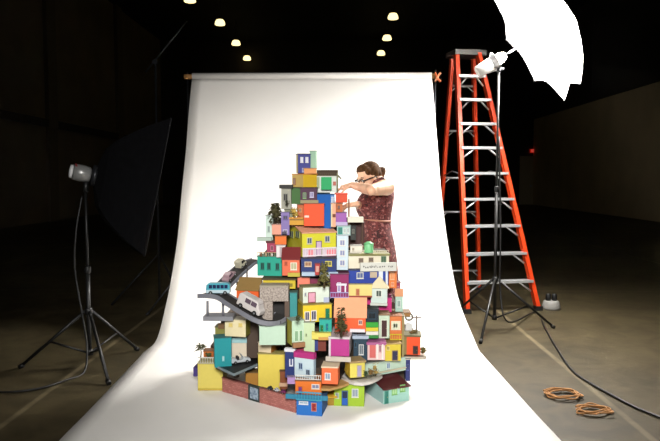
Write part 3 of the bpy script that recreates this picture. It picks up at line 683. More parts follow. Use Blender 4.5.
H('dark navy shop house with green, yellow and white bands at its foot', 365.6, 309.6, 378.4, 337.6, '10222f', dY=-.1, dep=.15, wins=[(368, 312.5, 376, 319, '1c3a4a', '0a151d')], ex=[('green_band', 365.8, 322, 378.2, 327, '2fa42e', .012), ('yellow_band', 365.8, 327.2, 378.2, 330.8, 'dccb30', .014), ('white_band', 365.8, 331, 378.2, 334.4, 'eceadd', .018), ('green_step', 367, 334.6, 378.2, 337.6, '2f8a3a', .022)])
H('tall mint entrance house with narrow dark brown doorway', 378.8, 313, 389.4, 338.2, 'cbdfc4', dY=-.1, dep=.14, doors=[(381, 319.6, 387.4, 337.4, 'e8ecd8', '4c2f2e')], roof=('flat', '8a6a48', 1, .006))
H('terracotta house with cream panel, lime window and yellow railing', 389.8, 315.4, 401.6, 340.2, 'e37d3e', dY=-.1, dep=.14, wins=[(391.2, 321, 400.4, 329.4, 'f2ecd0', 'f0e8c8'), (392.8, 323, 398, 328.2, 'e9efd0', '7cc443')], rail=('dcc622', 333.6, 339.6, .014), ex=[])
H('bright orange-red house with dark door on the far right stone ledge', 404.2, 337, 420.4, 355, 'f6541c', yaw=-5, dY=-.14, dep=.14, xs=421.8, doors=[(412.8, 345.8, 418, 354.4, '7a2a18', '241a18')], roof=('flat', '6f6944', 1.6, .005), ex=[('corner_post', 404.2, 337, 406.6, 354.6, '8a7a44', .004)])
H('mint house with two green arched windows and olive flank', 292, 321.2, 304, 346, 'c5e3c4', yaw=22, xs=285.3, scol='aca22f', dY=-.13, wins=[(294.6, 330.6, 298, 341.4, 'e2f0d8', '2f8d48'), (299.2, 330.2, 302.4, 341, 'e2f0d8', '2f8d48')], ex=[('brown_balcony', 292, 342.6, 304, 346, 'a97850', .025)])
H('tall pale green narrow house in the middle of the sculpture', 304, 322.8, 314.6, 358, 'cbdfb2', dY=-.12, dep=.14, wins=[(305.5, 333.5, 307, 336, 'a8b890', '7a8a60')], ex=[('awning', 312, 331, 315, 333, 'e5d560', .03)])
H('teal rooftop cabin with green door by the yellow awning', 319.4, 319.6, 331.6, 332, '1fab9b', dY=-.1, dep=.12, doors=[(320.2, 325, 323.4, 331.6, '1d8a50', '176b38'), (325.8, 323.6, 328.2, 330.4, '158578', '126e8c')])
H('navy and rust house shaded by a pale yellow awning', 313.8, 337, 326, 351, '7c3222', dY=-.13, dep=.14, ex=[('navy_panel', 313.8, 338.6, 318, 350.6, '2c3c80', .004), ('awning', 312, 331.6, 331, 337.8, 'e6da66', .045), ('tan_fascia', 318.6, 335.4, 331, 338.4, 'd59c4e', .047)])
H('crimson wall block below the brown balcony', 294.4, 346, 304.2, 356.6, '9e2244', dY=-.14, dep=.12)
H('navy house with white roof slab and large pale letter U', 285.2, 352, 294.8, 378, '1d3274', yaw=-10, dY=-.12, dep=.13, roof=('flat', 'e7e8ee', 3.2, .004), ex=[('letter_mark', 289.2, 359, 290.4, 366.4, 'e4e6f0', .002), ('letter_mark', 292, 359, 293.2, 366.4, 'e4e6f0', .002), ('letter_mark', 290.4, 365, 292, 366.4, 'e4e6f0', .002)])
H('square magenta house with pale frame at the centre right', 329.4, 339, 349.2, 356.4, 'bb2f8a', yaw=-6, xs=353, scol='cfc2c4', dY=-.15, dep=.14, roof=('flat', 'd6ccd0', 1.8, .006), ex=[('pale_post', 328.8, 339, 330.8, 356.4, 'd9ccd2', .006), ('rubble_ledge', 326, 356, 351, 361.4, 'd4cabb', .016)])
H('dark teal house with white doorway and pale blue roof slab', 353.6, 338, 367.4, 362, '1b3b4e', dY=-.13, dep=.14, roof=('flat', 'aebccf', 3, .008), wins=[(358.8, 344.4, 363.6, 354.6, 'dcdedd', '5d6c78'), (354.6, 342, 356.6, 347, '3a5a6e', '0c1a22')])
H('pale pink house with two red columns and mauve roof edge', 367.6, 341.6, 385, 360, 'f1cdca', dY=-.13, dep=.14, roof=('flat', 'b25f94', 2.4, .007), ex=[('red_column', 369.6, 344, 375.6, 357.6, 'd96b66', .006), ('pillar', 376.4, 344, 378.2, 359, 'f3ece6', .01), ('pillar', 381.8, 344, 383.2, 359, 'f3ece6', .01)], wins=[(378.8, 345, 381.4, 352, 'e2b4b4', '8a5a66')])
H('small gold house with dark navy doorway in a tan frame', 385, 342, 400.8, 361, 'e3ca3a', yaw=5, dY=-.12, dep=.13, roof=('flat', 'b79a62', 1.2, .006), doors=[(391.8, 350.4, 398, 361, 'a98a60', '27284a')], wins=[(386.6, 346, 389.8, 350, 'f0e08c', '8a7a2a')])
# ---- lower middle
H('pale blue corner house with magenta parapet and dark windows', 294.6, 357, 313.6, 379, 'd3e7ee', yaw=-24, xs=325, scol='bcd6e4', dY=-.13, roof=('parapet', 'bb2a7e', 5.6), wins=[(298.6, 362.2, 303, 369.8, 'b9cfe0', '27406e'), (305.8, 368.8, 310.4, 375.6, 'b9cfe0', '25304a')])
H('wide orange house with white picket roof railing and purple door', 295.4, 380.4, 321, 395.4, 'f27c20', yaw=-5, dY=-.13, dep=.14, rail=('f3f0ea', 375.6, 380.2, .0), wins=[(311.6, 384, 319.4, 388.8, 'f0eade', '8b8cae')], doors=[(298.2, 386.2, 302.4, 394.6, 'c05a2a', '7c3c8c')])
H('little lilac terrace block left of the white picket railing', 287.4, 377.2, 295.2, 384, 'b992c9', dY=-.13, dep=.1)
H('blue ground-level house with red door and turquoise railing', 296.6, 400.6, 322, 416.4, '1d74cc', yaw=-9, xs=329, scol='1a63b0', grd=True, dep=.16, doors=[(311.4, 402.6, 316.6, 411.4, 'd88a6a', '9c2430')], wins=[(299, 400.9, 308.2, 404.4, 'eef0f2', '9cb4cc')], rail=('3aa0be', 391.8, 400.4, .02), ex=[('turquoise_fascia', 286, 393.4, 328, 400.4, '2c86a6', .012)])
H('peach cube house with one white window above the golden slab', 321.8, 368.2, 337.8, 384.4, 'f4733e', yaw=-6, dY=-.16, dep=.12, roof=('flat', 'ead6b4', 1.4, .004), wins=[(324.8, 372.6, 330.6, 379.6, 'f6eee4', '8fa2bc')])
H('golden slab-roofed shed between the blue and lime ground houses', 327.6, 396, 335.6, 405.5, 'b08a24', grd=True, dep=.1, roof=('shed', 'dfae2c', 386, .02))
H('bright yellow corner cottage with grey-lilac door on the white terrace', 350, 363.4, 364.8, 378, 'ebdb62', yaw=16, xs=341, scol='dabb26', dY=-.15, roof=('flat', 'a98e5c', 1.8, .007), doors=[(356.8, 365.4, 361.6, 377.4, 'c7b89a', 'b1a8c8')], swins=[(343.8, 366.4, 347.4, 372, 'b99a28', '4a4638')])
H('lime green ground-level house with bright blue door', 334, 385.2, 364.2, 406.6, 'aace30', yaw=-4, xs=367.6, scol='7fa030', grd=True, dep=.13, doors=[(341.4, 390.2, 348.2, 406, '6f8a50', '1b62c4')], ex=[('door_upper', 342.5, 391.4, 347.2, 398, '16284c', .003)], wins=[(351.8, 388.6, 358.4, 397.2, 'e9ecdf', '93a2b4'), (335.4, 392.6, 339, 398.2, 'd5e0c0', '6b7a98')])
H('long mint house with cream lower rim behind the potted terrace', 365.2, 363.5, 405.8, 378, 'c8e2d0', yaw=32, dY=-.11, dep=.1, ex=[('cream_rim', 365.6, 374.4, 405.4, 367.6, 'ecdfc0', .012)], wins=[(386.4, 362.8, 390, 368.4, 'dbe8e4', '5482b6')])
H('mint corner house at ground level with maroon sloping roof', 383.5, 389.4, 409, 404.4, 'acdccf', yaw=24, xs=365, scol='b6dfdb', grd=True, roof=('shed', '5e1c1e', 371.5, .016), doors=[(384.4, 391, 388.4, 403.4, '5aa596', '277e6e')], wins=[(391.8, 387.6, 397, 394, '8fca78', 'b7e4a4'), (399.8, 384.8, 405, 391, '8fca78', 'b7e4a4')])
H('slim navy house at the lower right corner behind the maroon roof', 405.6, 358.6, 410.2, 381, '2c3374', dY=-.06, dep=.1, wins=[(406.6, 364, 409, 370, '5a62a8', '161a3c')])
# ---- left flank
H('mustard-roofed long house above the stone tunnel', 263, 280, 295.4, 288.6, 'd3bb20', dY=-.03, dep=.14, roof=('flat', '4b3a16', 1.6, .008), ex=[('dark_sign', 288.4, 283.4, 292.6, 286.6, '8a7a1a', .004)])
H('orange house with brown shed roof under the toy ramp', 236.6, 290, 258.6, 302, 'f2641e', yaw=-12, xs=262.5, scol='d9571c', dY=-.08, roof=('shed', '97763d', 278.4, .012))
H('slim teal pillar house beside the stone tunnel', 290, 293, 297, 323, '2f8f8e', dY=-.1, dep=.12, ex=[('white_cap', 290.4, 319.6, 296.4, 322.6, 'dfe4e2', .012)])
H('cream house with two faint yellow windows under the grey road', 225, 320.4, 245.8, 337, 'f4e7ba', yaw=-10, xs=252, scol='8b8524', dY=-.1, wins=[(228.8, 323, 232.6, 326.6, 'ead88a', 'ecd27a'), (238.6, 323, 242.4, 326.6, 'ead88a', 'ecd27a')])
H('small olive block with brown top left of the cream house', 215.2, 327.4, 225, 337, '8e8c40', dY=-.08, dep=.1, ex=[('brown_crate', 218.4, 323, 224.6, 328.6, '7d5a34', .01)])
H('cyan house wall leaning out above the black road', 214.8, 337.4, 231.6, 367.6, '0f9ea5', yaw=14, dY=-.12, dep=.13, wins=[(222.2, 356, 224.4, 360.6, '7fd0d0', 'd8f0f0')])
H('cream and pale blue house between cyan wall and dark gap block', 231.8, 340.4, 246.6, 359, 'ecdcc4', dY=.07, dep=.12, ex=[('pale_blue_band', 231.8, 337.6, 247, 342.6, 'abd6da', .01)])
H('dark brown block painted as the shaded gap between cream and mint houses', 247, 322, 258.6, 358, '4e3b2e', dY=.1, dep=.1)  # dark block put in for the shadowed gap between the houses
H('plain mint house with angled base below the road bend', 259.4, 326, 285.4, 345, 'c8e3cb', dY=-.1, dep=.14, yaw=2)
H('cream block with ochre flank above the tall yellow wall', 258.4, 343.6, 271, 353, 'f4dfbb', yaw=-18, xs=280.4, scol='c47b2a', Y=4.29)
H('tall plain yellow house wall behind the brick fence', 258.4, 352.6, 284.8, 392, 'f2da5c', yaw=-3, scol='c9ae3c', Y=4.275, dep=.09)
H('ochre wedge hut between black road and tall yellow wall', 245.6, 373, 258.6, 392, 'bb832e', Y=4.36, dep=.1)
H('little brown hut tucked right of the tall yellow wall', 280, 371.4, 287.4, 389, '8d4c24', Y=4.215, dep=.03, ex=[('pale_step', 279.4, 382.6, 287.6, 386, 'e3b894', .012)])
H('pale yellow ground-level house with white picket fence on its roof', 198, 364, 223, 390.4, 'f2df6c', yaw=0, xs=None, grd=True, dep=.16, rail=('ece7da', 357.2, 363.8, .0), ex=[('base_strip', 198, 388.2, 223, 390.2, 'd6bb48', .004)])
H('purple birdhouse box hanging off the pale yellow ground house', 193.4, 368, 197.8, 376.4, '4c3c8c', dY=-.04, dep=.06, Y=4.60, roof=('front_gable', '3a2d70', 365.6, .003))
H('small orange hut behind the white picket fence', 203.6, 351.4, 213.8, 364, 'e27d34', dY=.0, Y=4.66, dep=.08)
fit_houses(); build_houses()
# ------------------------------------------------------------------ other model pieces of the sculpture
DGRP = None
def free(name, pos, label, cat, grp=None, rz=0): return thing(name, pos, label, cat, grp, rz)
# stone tunnel portal
P = at(260, 301, Yf(272, 301) - .13); k = 4.3 / F
tn = free('tunnel_portal', P, 'grey speckled stone tunnel box swallowing the end of the toy road', 'model tunnel')
STONE = mat_noise('speckled_stone', [(.25, '5a504a'), (.5, '91867d'), (.75, 'aaa096')], 90, .9, 3)
def lx(px): return (at(px, 301, P.y) - P).x
zt_ = hit_row(P, Vector((0, 0, 1)), 287); zb_ = hit_row(P, Vector((0, 0, 1)), 321)
b = MB(); b.box(lx(260), -.01, 0, lx(288.5), .12, zt_); b.build('lintel', STONE, tn)
b = MB(); b.box(lx(260), -.012, zt_, lx(288.5), .12, zt_ + .012); b.build('coping', mat('a39a88'), tn)
b = MB(); b.box(lx(284.6), .0, zb_, lx(289.4), .12, 0); b.build('pier', mat('5e4a3c'), tn)
b = MB(); b.box(lx(262.5), .0, zb_, lx(272.5), .12, 0); b.build('pier', STONE, tn)
b = MB(); b.box(lx(272.5), .1, zb_, lx(284.6), .12, 0); b.build('dark_backing', mat('171310'), tn)  # near-black back plate paints in the tunnel's dark depth


# toy road
rd = free('toy_road', at(240, 300, 4.35), 'grey-edged toy road zigzagging down the sculpture\'s side into the stone tunnel', 'toy road')
ASPH = mat('2d2a28', .85); CURB = mat('84858d', .6)
def strip(pts, w, th, parent, nm='deck', curb=.008):
    """road deck along points, level across; w = half widths"""
    pts = [Vector(p) for p in pts]; A = []; B_ = []
    for i, p in enumerate(pts):
        t = pts[min(i + 1, len(pts) - 1)] - pts[max(i - 1, 0)]; t.z = 0; t.normalize(); n = Vector((-t.y, t.x, 0))
        A.append(local(parent, p + n * w)); B_.append(local(parent, p - n * w))
    b = MB(); bm = b.bm
    for side, mi, dz, cw in ((0, 0, 0, 0),):
        va = [bm.verts.new(p) for p in A]; vb = [bm.verts.new(p) for p in B_]; wa = [bm.verts.new(p - Vector((0, 0, th))) for p in A]; wb = [bm.verts.new(p - Vector((0, 0, th))) for p in B_]
        for i in range(len(A) - 1):
            bm.faces.new([va[i], vb[i], vb[i + 1], va[i + 1]]); bm.faces.new([wa[i], wa[i + 1], wb[i + 1], wb[i]])
            bm.faces.new([va[i], va[i + 1], wa[i + 1], wa[i]]); bm.faces.new([vb[i], wb[i], wb[i + 1], vb[i + 1]])
        bm.faces.new([va[0], wa[0], wb[0], vb[0]]); bm.faces.new([va[-1], vb[-1], wb[-1], wa[-1]])
    b.build(nm, ASPH, parent)
    for E in (A, B_):
        b = MB(); bm = b.bm; r = []
        for p in E:
            r.append([bm.verts.new(p + Vector((dx, dy, dz))) for dx, dy, dz in ((-.004, -.004, -th - .003), (.004, .004, -th - .003), (.004, .004, .007), (-.004, -.004, .007))])
        for a, c_ in zip(r, r[1:]):
            for j in range(4): bm.faces.new([a[j], a[(j + 1) % 4], c_[(j + 1) % 4], c_[j]])
        bm.faces.new(r[0][::-1]); bm.faces.new(r[-1]); b.build('kerb', CURB, parent)
up_pts = [at(257, 259.5, 4.80), at(249, 262, 4.74), at(241, 268, 4.66), at(231, 277, 4.55), at(221, 287.5, 4.44), at(214, 293, 4.38)]
strip(up_pts, .062, .012, rd, 'upper_ramp')
lo_pts = [at(203, 293.5, 4.40), at(212, 293.5, 4.37), at(222, 295, 4.34), at(232, 301, 4.30), at(245, 309, 4.24), at(257, 316.5, 4.20), at(266, 320.5, 4.20), at(275, 319.5, 4.24), at(282, 314, 4.30)]
strip(catmull(lo_pts, 3), .058, .02, rd, 'lower_ramp')
for px, ya, yb, Y in ((207.5, 301, 317, 4.34), (223, 303, 316, 4.33)):
    a, c_ = at(px, ya, Y), at(px, yb, Y); b = MB(); b.tube([local(rd, a), local(rd, c_)], .009, 8); b.build('post', CURB, rd)
for px, ya, yb in ((237, 275, 285), (247, 268, 278)):
    b = MB(); b.tube([local(rd, at(px, ya, 4.62)), local(rd, at(px, yb, 4.62))], .006, 6); b.build('post', mat('4a4038'), rd)
p = at(203, 321, 4.30); q = at(233, 321, 4.30); p2 = local(rd, p); q2 = local(rd, q)
b = MB(); b.box(p2.x, 0 + p2.y, p2.z, q2.x, p2.y + .13, p2.z + .03); b.build('landing_slab', mat('8c8d93', .7), rd)
# black lower road piece
rb_ = free('toy_road', at(236, 368, 4.4), 'black toy road piece with pale kerb jutting out under the toy car', 'toy road')
def poly(px): return [local(rb_, ground_z(x, y, Z)) for x, y in px]
Z = at(234, 372, 4.19).z
def ground_z(x, y, z): d = ray(x, y); return CAM + d * ((z - CAM.z) / d.z)
PTS = [(216, 365.5), (234, 374), (257, 364), (257, 354.5), (240, 352)]
b = MB(); b.quadprism(poly(PTS), Vector((0, 0, -.02))); b.build('deck', mat('1a1a1c', .6), rb_)
pp = poly(PTS[:3]); b = MB()
for a, c_ in zip(pp, pp[1:]):
    dn = Vector((0, 0, .016)); n_ = (c_ - a).cross(Vector((0, 0, 1))).normalized() * .006
    b.quadprism([a + n_ - Vector((0, 0, .012)), c_ + n_ - Vector((0, 0, .012)), c_ + n_ + Vector((0, 0, .004)), a + n_ + Vector((0, 0, .004))], -n_ * .9)
b.build('kerb', mat('8fa0a8', .5), rb_)
b = MB(); q = [p - Vector((0, 0, .021)) for p in pp]; cen = (q[0] + q[1] + q[2]) / 3; b.tube([cen + Vector((0, .02, 0)), cen + Vector((0, .02, -.05))], .02, 8); b.build('support', mat('3a2a20'), rb_)

# toy vehicles
def vehicle(name, pos, label, L, W, Hh, col, rz, pitch=0, style='van', grp='toy vehicles on the sculpture', wc='20242c'):
    t = thing(name, pos, label, 'toy vehicle', grp, rz)
    Mx = Matrix.Rotation(pitch, 4, 'Y')
    prof = {'bus': [(-.5, .12), (-.5, .75), (-.46, .95), (-.36, 1), (.38, 1), (.47, .85), (.5, .5), (.5, .12)],
            'van': [(-.5, .12), (-.5, .88), (-.44, 1), (.2, 1), (.3, .92), (.42, .52), (.5, .45), (.5, .12)],
            'car': [(-.5, .14), (-.5, .5), (-.42, .56), (-.3, .62), (-.2, .95), (.1, 1), (.26, .6), (.46, .5), (.5, .36), (.5, .14)],
            'open': [(-.5, .14), (-.5, .58), (-.44, .64), (-.25, .62), (-.22, .4), (.08, .4), (.12, .66), (.2, .62), (.46, .5), (.5, .36), (.5, .14)]}[style]
    b = MB(); b.quadprism([Mx @ Vector((x * L, -W / 2, z * Hh)) for x, z in prof], Mx.to_3x3() @ Vector((0, W, 0))); bo = b.build('body', mat(col, .3), t)
    bo.modifiers.new('round', 'BEVEL').width = Hh * .07; bo.modifiers['round'].segments = 2
    lo_, hi_ = (.55, .86)
    span = {'bus': (-.42, .38), 'van': (-.2, .3), 'car': (-.22, .16), 'open': (.0, .0)}[style]
    if style != 'open':
        n = {'bus': 5, 'van': 2, 'car': 2}[style]
        for s in (-1, 1):
            for i in range(n):
                a = span[0] + (span[1] - span[0]) * i / n + .012; c_ = span[0] + (span[1] - span[0]) * (i + 1) / n - .012
                b = MB(); b.box(a * L, s * W / 2 - .0012, (lo_ + (.05 if style == 'car' else 0)) * Hh, c_ * L, s * W / 2 + .0012, hi_ * Hh, M=Mx); b.build('window', mat(wc, .2), t)
        b = MB(); b.box(.3 * L if style != 'bus' else .46 * L, -W * .42, .56 * Hh, (.34 if style != 'bus' else .485) * L, W * .42, .8 * Hh, M=Mx) if style != 'car' else b.box(.14 * L, -W * .4, .62 * Hh, .2 * L, W * .4, .86 * Hh, M=Mx); b.build('windscreen', mat(wc, .2), t)
    else:
        b = MB(); b.quadprism([Mx @ Vector((.1 * L, -W * .42, .62 * Hh)), Mx @ Vector((.1 * L, W * .42, .62 * Hh)), Mx @ Vector((.02 * L, W * .4, .98 * Hh)), Mx @ Vector((.02 * L, -W * .4, .98 * Hh))], Mx.to_3x3() @ Vector((.003, 0, 0))); b.build('windscreen', mat('aab8c4', .2), t)
        for yy in (-.2, .2):
            b = MB(); b.box(-.18 * L, yy * W - .12 * W, .3 * Hh, -.08 * L, yy * W + .12 * W, .75 * Hh, M=Mx); b.build('seat', mat('1d1d20'), t)
    if style == 'bus':
        for s in (-1, 1):
            b = MB(); b.box(-.49 * L, s * W / 2 - .0008, .16 * Hh, .48 * L, s * W / 2 + .0008, .42 * Hh, M=Mx); b.build('stripe', mat('cfe6ee', .3), t)
    for x in (-.3, .3):
        for s in (-1, 1):
            r_ = .17 * Hh; b = MB(); b.lathe([(r_ * .9, -.006), (r_, -.004), (r_, .004), (r_ * .9, .006)], 12, Mx @ Matrix.Translation((x * L, s * W * .46, r_)) @ Matrix.Rotation(R(90), 4, 'X')); wl = b.build('wheel', BLACK, t)
            b = MB(); b.lathe([(r_ * .4, -.0075), (r_ * .4, .0075)], 8, Mx @ Matrix.Translation((x * L, s * W * .46, r_)) @ Matrix.Rotation(R(90), 4, 'X')); b.build('hubcap', METAL, wl)
    return t
pz = lambda p, dz=.0: Vector((p.x, p.y, p.z + dz))
vehicle('toy_bus', pz(at(218.5, 295.5, 4.36), .010), 'turquoise toy bus parked on the road\'s outer corner', .165, .06, .08, '4fb0c4', R(182), 0, 'bus', wc='2a3358')
vehicle('toy_van', pz(at(249.5, 311.5, 4.225), .006), 'white toy van tilted nose-down on the lower ramp', .19, .075, .1, 'ddd6d2', R(-24), R(22), 'van', wc='6a5a66')
vehicle('toy_car', pz(at(229.5, 278.5, 4.533), .004), 'small pinkish toy car climbing the upper ramp', .11, .055, .045, 'b99aa2', R(62), R(-30), 'car', wc='5a4656')
vehicle('toy_truck', pz(at(241.5, 267, 4.66), .003), 'boxy cream toy van near the top of the upper ramp', .075, .055, .062, 'd6cfb6', R(60), R(-24), 'van')
vehicle('toy_convertible', pz(ground_z(240, 363, Z), .002), 'open silver toy car on the black road piece', .14, .058, .066, 'cdd4d8', R(28), 0, 'open')
# brick fence in front, standing on the paper
A_ = ground(222.3, 391.6, .0065); B_ = ground(295.6, 413, .0065); dr = (B_ - A_); dr.z = 0; ln = dr.length; ang = math.atan2(dr.y, dr.x)
bf = thing('brick_fence', A_, 'low reddish brick model wall with blue gate running along the sculpture\'s front', 'model wall', None, ang)
h0 = hit_row(A_, Vector((0, 0, 1)), 376.6); h1 = hit_row(B_, Vector((0, 0, 1)), 399.5); hh = (h0 + h1) / 2
BRICK = mat_brick('brick_paint', 'b5746a', '9c5c55', '80504a', 22, .55, .28)
g0 = hit_col(A_, dr.normalized(), 248.6); g1 = hit_col(A_, dr.normalized(), 259.6)
b = MB(); b.box(0, 0, 0, g0, .02, hh); b.build('wall_section', BRICK, bf)
b = MB(); b.box(g1, 0, 0, ln, .02, hh); b.build('wall_section', BRICK, bf)
b = MB(); b.box(-.003, -.003, hh, g0, .023, hh + .006); b.build('coping', mat('8a5048'), bf)
b = MB(); b.box(g1, -.003, hh, ln, .023, hh + .006); b.build('coping', mat('8a5048'), bf)
b = MB(); ring_box(b, g0, 0, g1, hh + .004, .009, -.004, .022); gf = b.build('gate_frame', mat('34403c'), bf)
b = MB(); b.box(g0 + .009, .004, .009, g1 - .009, .014, hh - .005); b.build('gate_panel', mat_noise('gate_blue', [(.35, '5f7186'), (.65, 'a2b1bf')], 60, .6), gf)

for i, (px, colr, st, lb) in enumerate(((269, '2a3440', 'car', 'tiny dark toy car perched first along the brick wall top'), (275.5, 'd9d9de', 'car', 'tiny white toy car second along the brick wall top'), (282, '8a3a6a', 'car', 'tiny plum toy car third along the brick wall top'))):
    u_ = hit_col(A_, dr.normalized(), px)
    vehicle('toy_car', A_ + dr.normalized() * u_ + Vector((-math.sin(ang), math.cos(ang), 0)) * .012 + Vector((0, 0, hh + .0065)), lb, .038, .021, .022, colr, ang, 0, st, 'tiny toy cars on the brick wall')

# curved white terrace in front of the yellow cottage
p0 = at(360, 383, 4.08); tz = p0.z
ct = free('terrace_slab', p0, 'curved white terrace slab carrying the bright yellow corner cottage', 'model terrace')
pts = [(341.5, 377.5), (346, 380), (354, 382.5), (363, 383.2), (371, 381.5), (378, 378.4), (382.5, 375.2), (380, 370), (345, 372)]
b = MB(); b.quadprism([local(ct, ground_z(x, y, tz)) for x, y in pts], Vector((0, 0, -.018))); b.build('slab', mat('e6e1d8'), ct)
b = MB()
pr_ = [local(ct, ground_z(x, y, tz)) for x, y in pts[:7]]
b.tube([p + Vector((0, .002, .003)) for p in pr_], .004, 6); b.build('edging', mat('cfc9c0'), ct)
# stone ledge of the orange-red house
p0 = at(413, 356, 4.42)
sl = free('ledge_slab', p0, 'grey stone ledge under the orange-red house at far right', 'model ledge')
b = MB(); xa = local(sl, at(401, 356, 4.42)).x; xb = local(sl, at(426.5, 356, 4.42)).x
b.quadprism([Vector((xa, -.03, 0)), Vector((xb - .02, -.03, 0)), Vector((xb, .0, 0)), Vector((xb - .01, .12, 0)), Vector((xa, .14, 0))], Vector((0, 0, -.018))); b.build('slab', mat_noise('ledge_stone', [(.3, 'a09889'), (.7, 'bdb5a6')], 60), sl)
# gold slab sheet under the peach cube
p0 = at(336, 386, 4.05)
gs = free('ledge_slab', p0, 'tan ledge strip curving under the peach cube house', 'model ledge')
pts = [(321, 388.6), (330, 388.8), (341, 386), (349, 383.2), (346, 379), (322, 381)]
b = MB(); b.quadprism([local(gs, ground_z(x, y, p0.z)) for x, y in pts], Vector((0, 0, -.014))); b.build('slab', mat('c79c5c'), gs)

# water tank, pavilion, box
P = at(368.6, 252.6, 4.50)
wt = free('water_tank', P, 'light green round water tank on the long cream house roof', 'model tank')
r_ = hit_col(P, Vector((1, 0, 0)), 373.4); hz = hit_row(P, Vector((0, 0, 1)), 241.5)
b = MB(); b.lathe([(r_ * .98, 0), (r_, .004), (r_, hz * .8), (r_ * .97, hz * .84), (r_ * .5, hz * .97), (r_ * .3, hz)], 20); b.build('tank', mat('85d694', .45), wt)
b = MB(); b.lathe([(r_ * 1.03, hz * .78), (r_ * 1.03, hz * .83)], 20); b.build('rim', mat('6ab87c'), wt)
P = at(355.5, 246, 4.56)
pv = free('pavilion', P, 'cream flat-roofed open pavilion on thin posts beside the woman\'s dress', 'model pavilion')
xa, xb = local(pv, at(347.6, 246, 4.56)).x, local(pv, at(363.4, 246, 4.56)).x; z1 = hit_row(P, Vector((0, 0, 1)), 222.4); z0_ = hit_row(P, Vector((0, 0, 1)), 217.4)
b = MB(); b.box(xa, 0, z1, xb, .1, z0_); b.build('roof', mat('f6eed8'), pv)
for xx, yy in ((xa + .004, .004), (xb - .01, .004), (xa + .004, .09), (xb - .01, .09)):
    b = MB(); b.box(xx, yy, 0, xx + .006, yy + .006, z1); b.build('post', mat('5a3a26'), pv)
b = MB(); b.box(xa, 0, -.008, xb, .1, 0); b.build('floor_plate', mat('b0805a'), pv)
P = at(317.4, 275, 4.24)
rbx = free('phone_booth', P, 'tiny red booth beside the leafy plant under the navy house', 'model booth')
b = MB(); b.box(-.016, 0, 0, .016, .03, .07); b.build('booth', mat('b3241f', .4), rbx)
b = MB(); b.box(-.018, -.002, .07, .018, .032, .077); b.build('cap', mat('8c1a18', .4), rbx)
b = MB(); b.box(-.011, -.002, .02, .011, 0, .06); b.build('pane', mat('d8a090', .3), rbx)
# utility pole, wheel, white board
P = at(416.5, 337, 4.46)
up_ = free('utility_pole', P, 'tiny wooden utility pole on the orange-red house roof', 'model pole')
hz = hit_row(P, Vector((0, 0, 1)), 315.4)
b = MB(); b.tube([(0, 0, 0), (0, 0, hz)], .0055, 8); b.build('pole', mat('6c5a48'), up_)
b = MB(); b.box(-.035, -.004, hz - .02, .035, .004, hz - .013); b.build('crossarm', mat('6c5a48'), up_)
P = at(337.4, 193, 4.62)
u2 = free('utility_pole', P, 'thin pole rising beside the bright green room near her hand', 'model pole')
b = MB(); b.tube([(0, 0, 0), (0, 0, hit_row(P, Vector((0, 0, 1)), 173))], .006, 8); b.build('pole', mat('8a8a68'), u2)
b = MB(); b.tube([(0, 0, .13), (.028, 0, .10)], .006, 6); b.build('bracket', mat('6a6a50'), u2)
P = at(348.8, 226, 4.62)
u3 = free('utility_pole', P, 'thin brown pole left of the pavilion roof', 'model pole')
b = MB(); b.tube([(0, 0, 0), (0, 0, hit_row(P, Vector((0, 0, 1)), 199))], .006, 8); b.build('pole', mat('8a5a3a'), u3)
b = MB(); b.box(-.014, -.004, .14, .014, .004, .16); b.build('signboard', mat('e0a880'), u3)
P = at(409, 317.4, 4.47)
wh = free('wheel', P, 'small grey wheel ring at the right edge above white boards', 'model wheel')
b = MB(); rr = .024; b.tube([(rr * math.cos(a), 0, rr * math.sin(a) + .004) for a in [2 * math.pi * i / 20 for i in range(20)]], .006, 8, closed=True); b.build('rim', mat('5c5a48', .6), wh)
b = MB(); b.tube([(-rr, 0, .004), (rr, 0, .004)], .003, 6); b.tube([(0, 0, .004 - rr), (0, 0, .004 + rr)], .003, 6); b.build('spokes', mat('8a8870'), wh)
P = at(409, 336.5, 4.50)
wb = free('white_shed', P, 'leaning white boards beside the tiny utility pole', 'model shed')
b = MB(); b.quadprism([Vector((-.03, 0, 0)), Vector((.034, 0, 0)), Vector((.025, .03, .085)), Vector((-.018, .03, .095))], Vector((0, .006, 0))); b.build('board', mat('e9e9e6'), wb)
b = MB(); b.quadprism([Vector((-.045, .01, 0)), Vector((-.025, .01, 0)), Vector((-.03, .03, .12)), Vector((-.045, .03, .1))], Vector((0, .006, 0))); b.build('board', mat('a39a82'), wb)

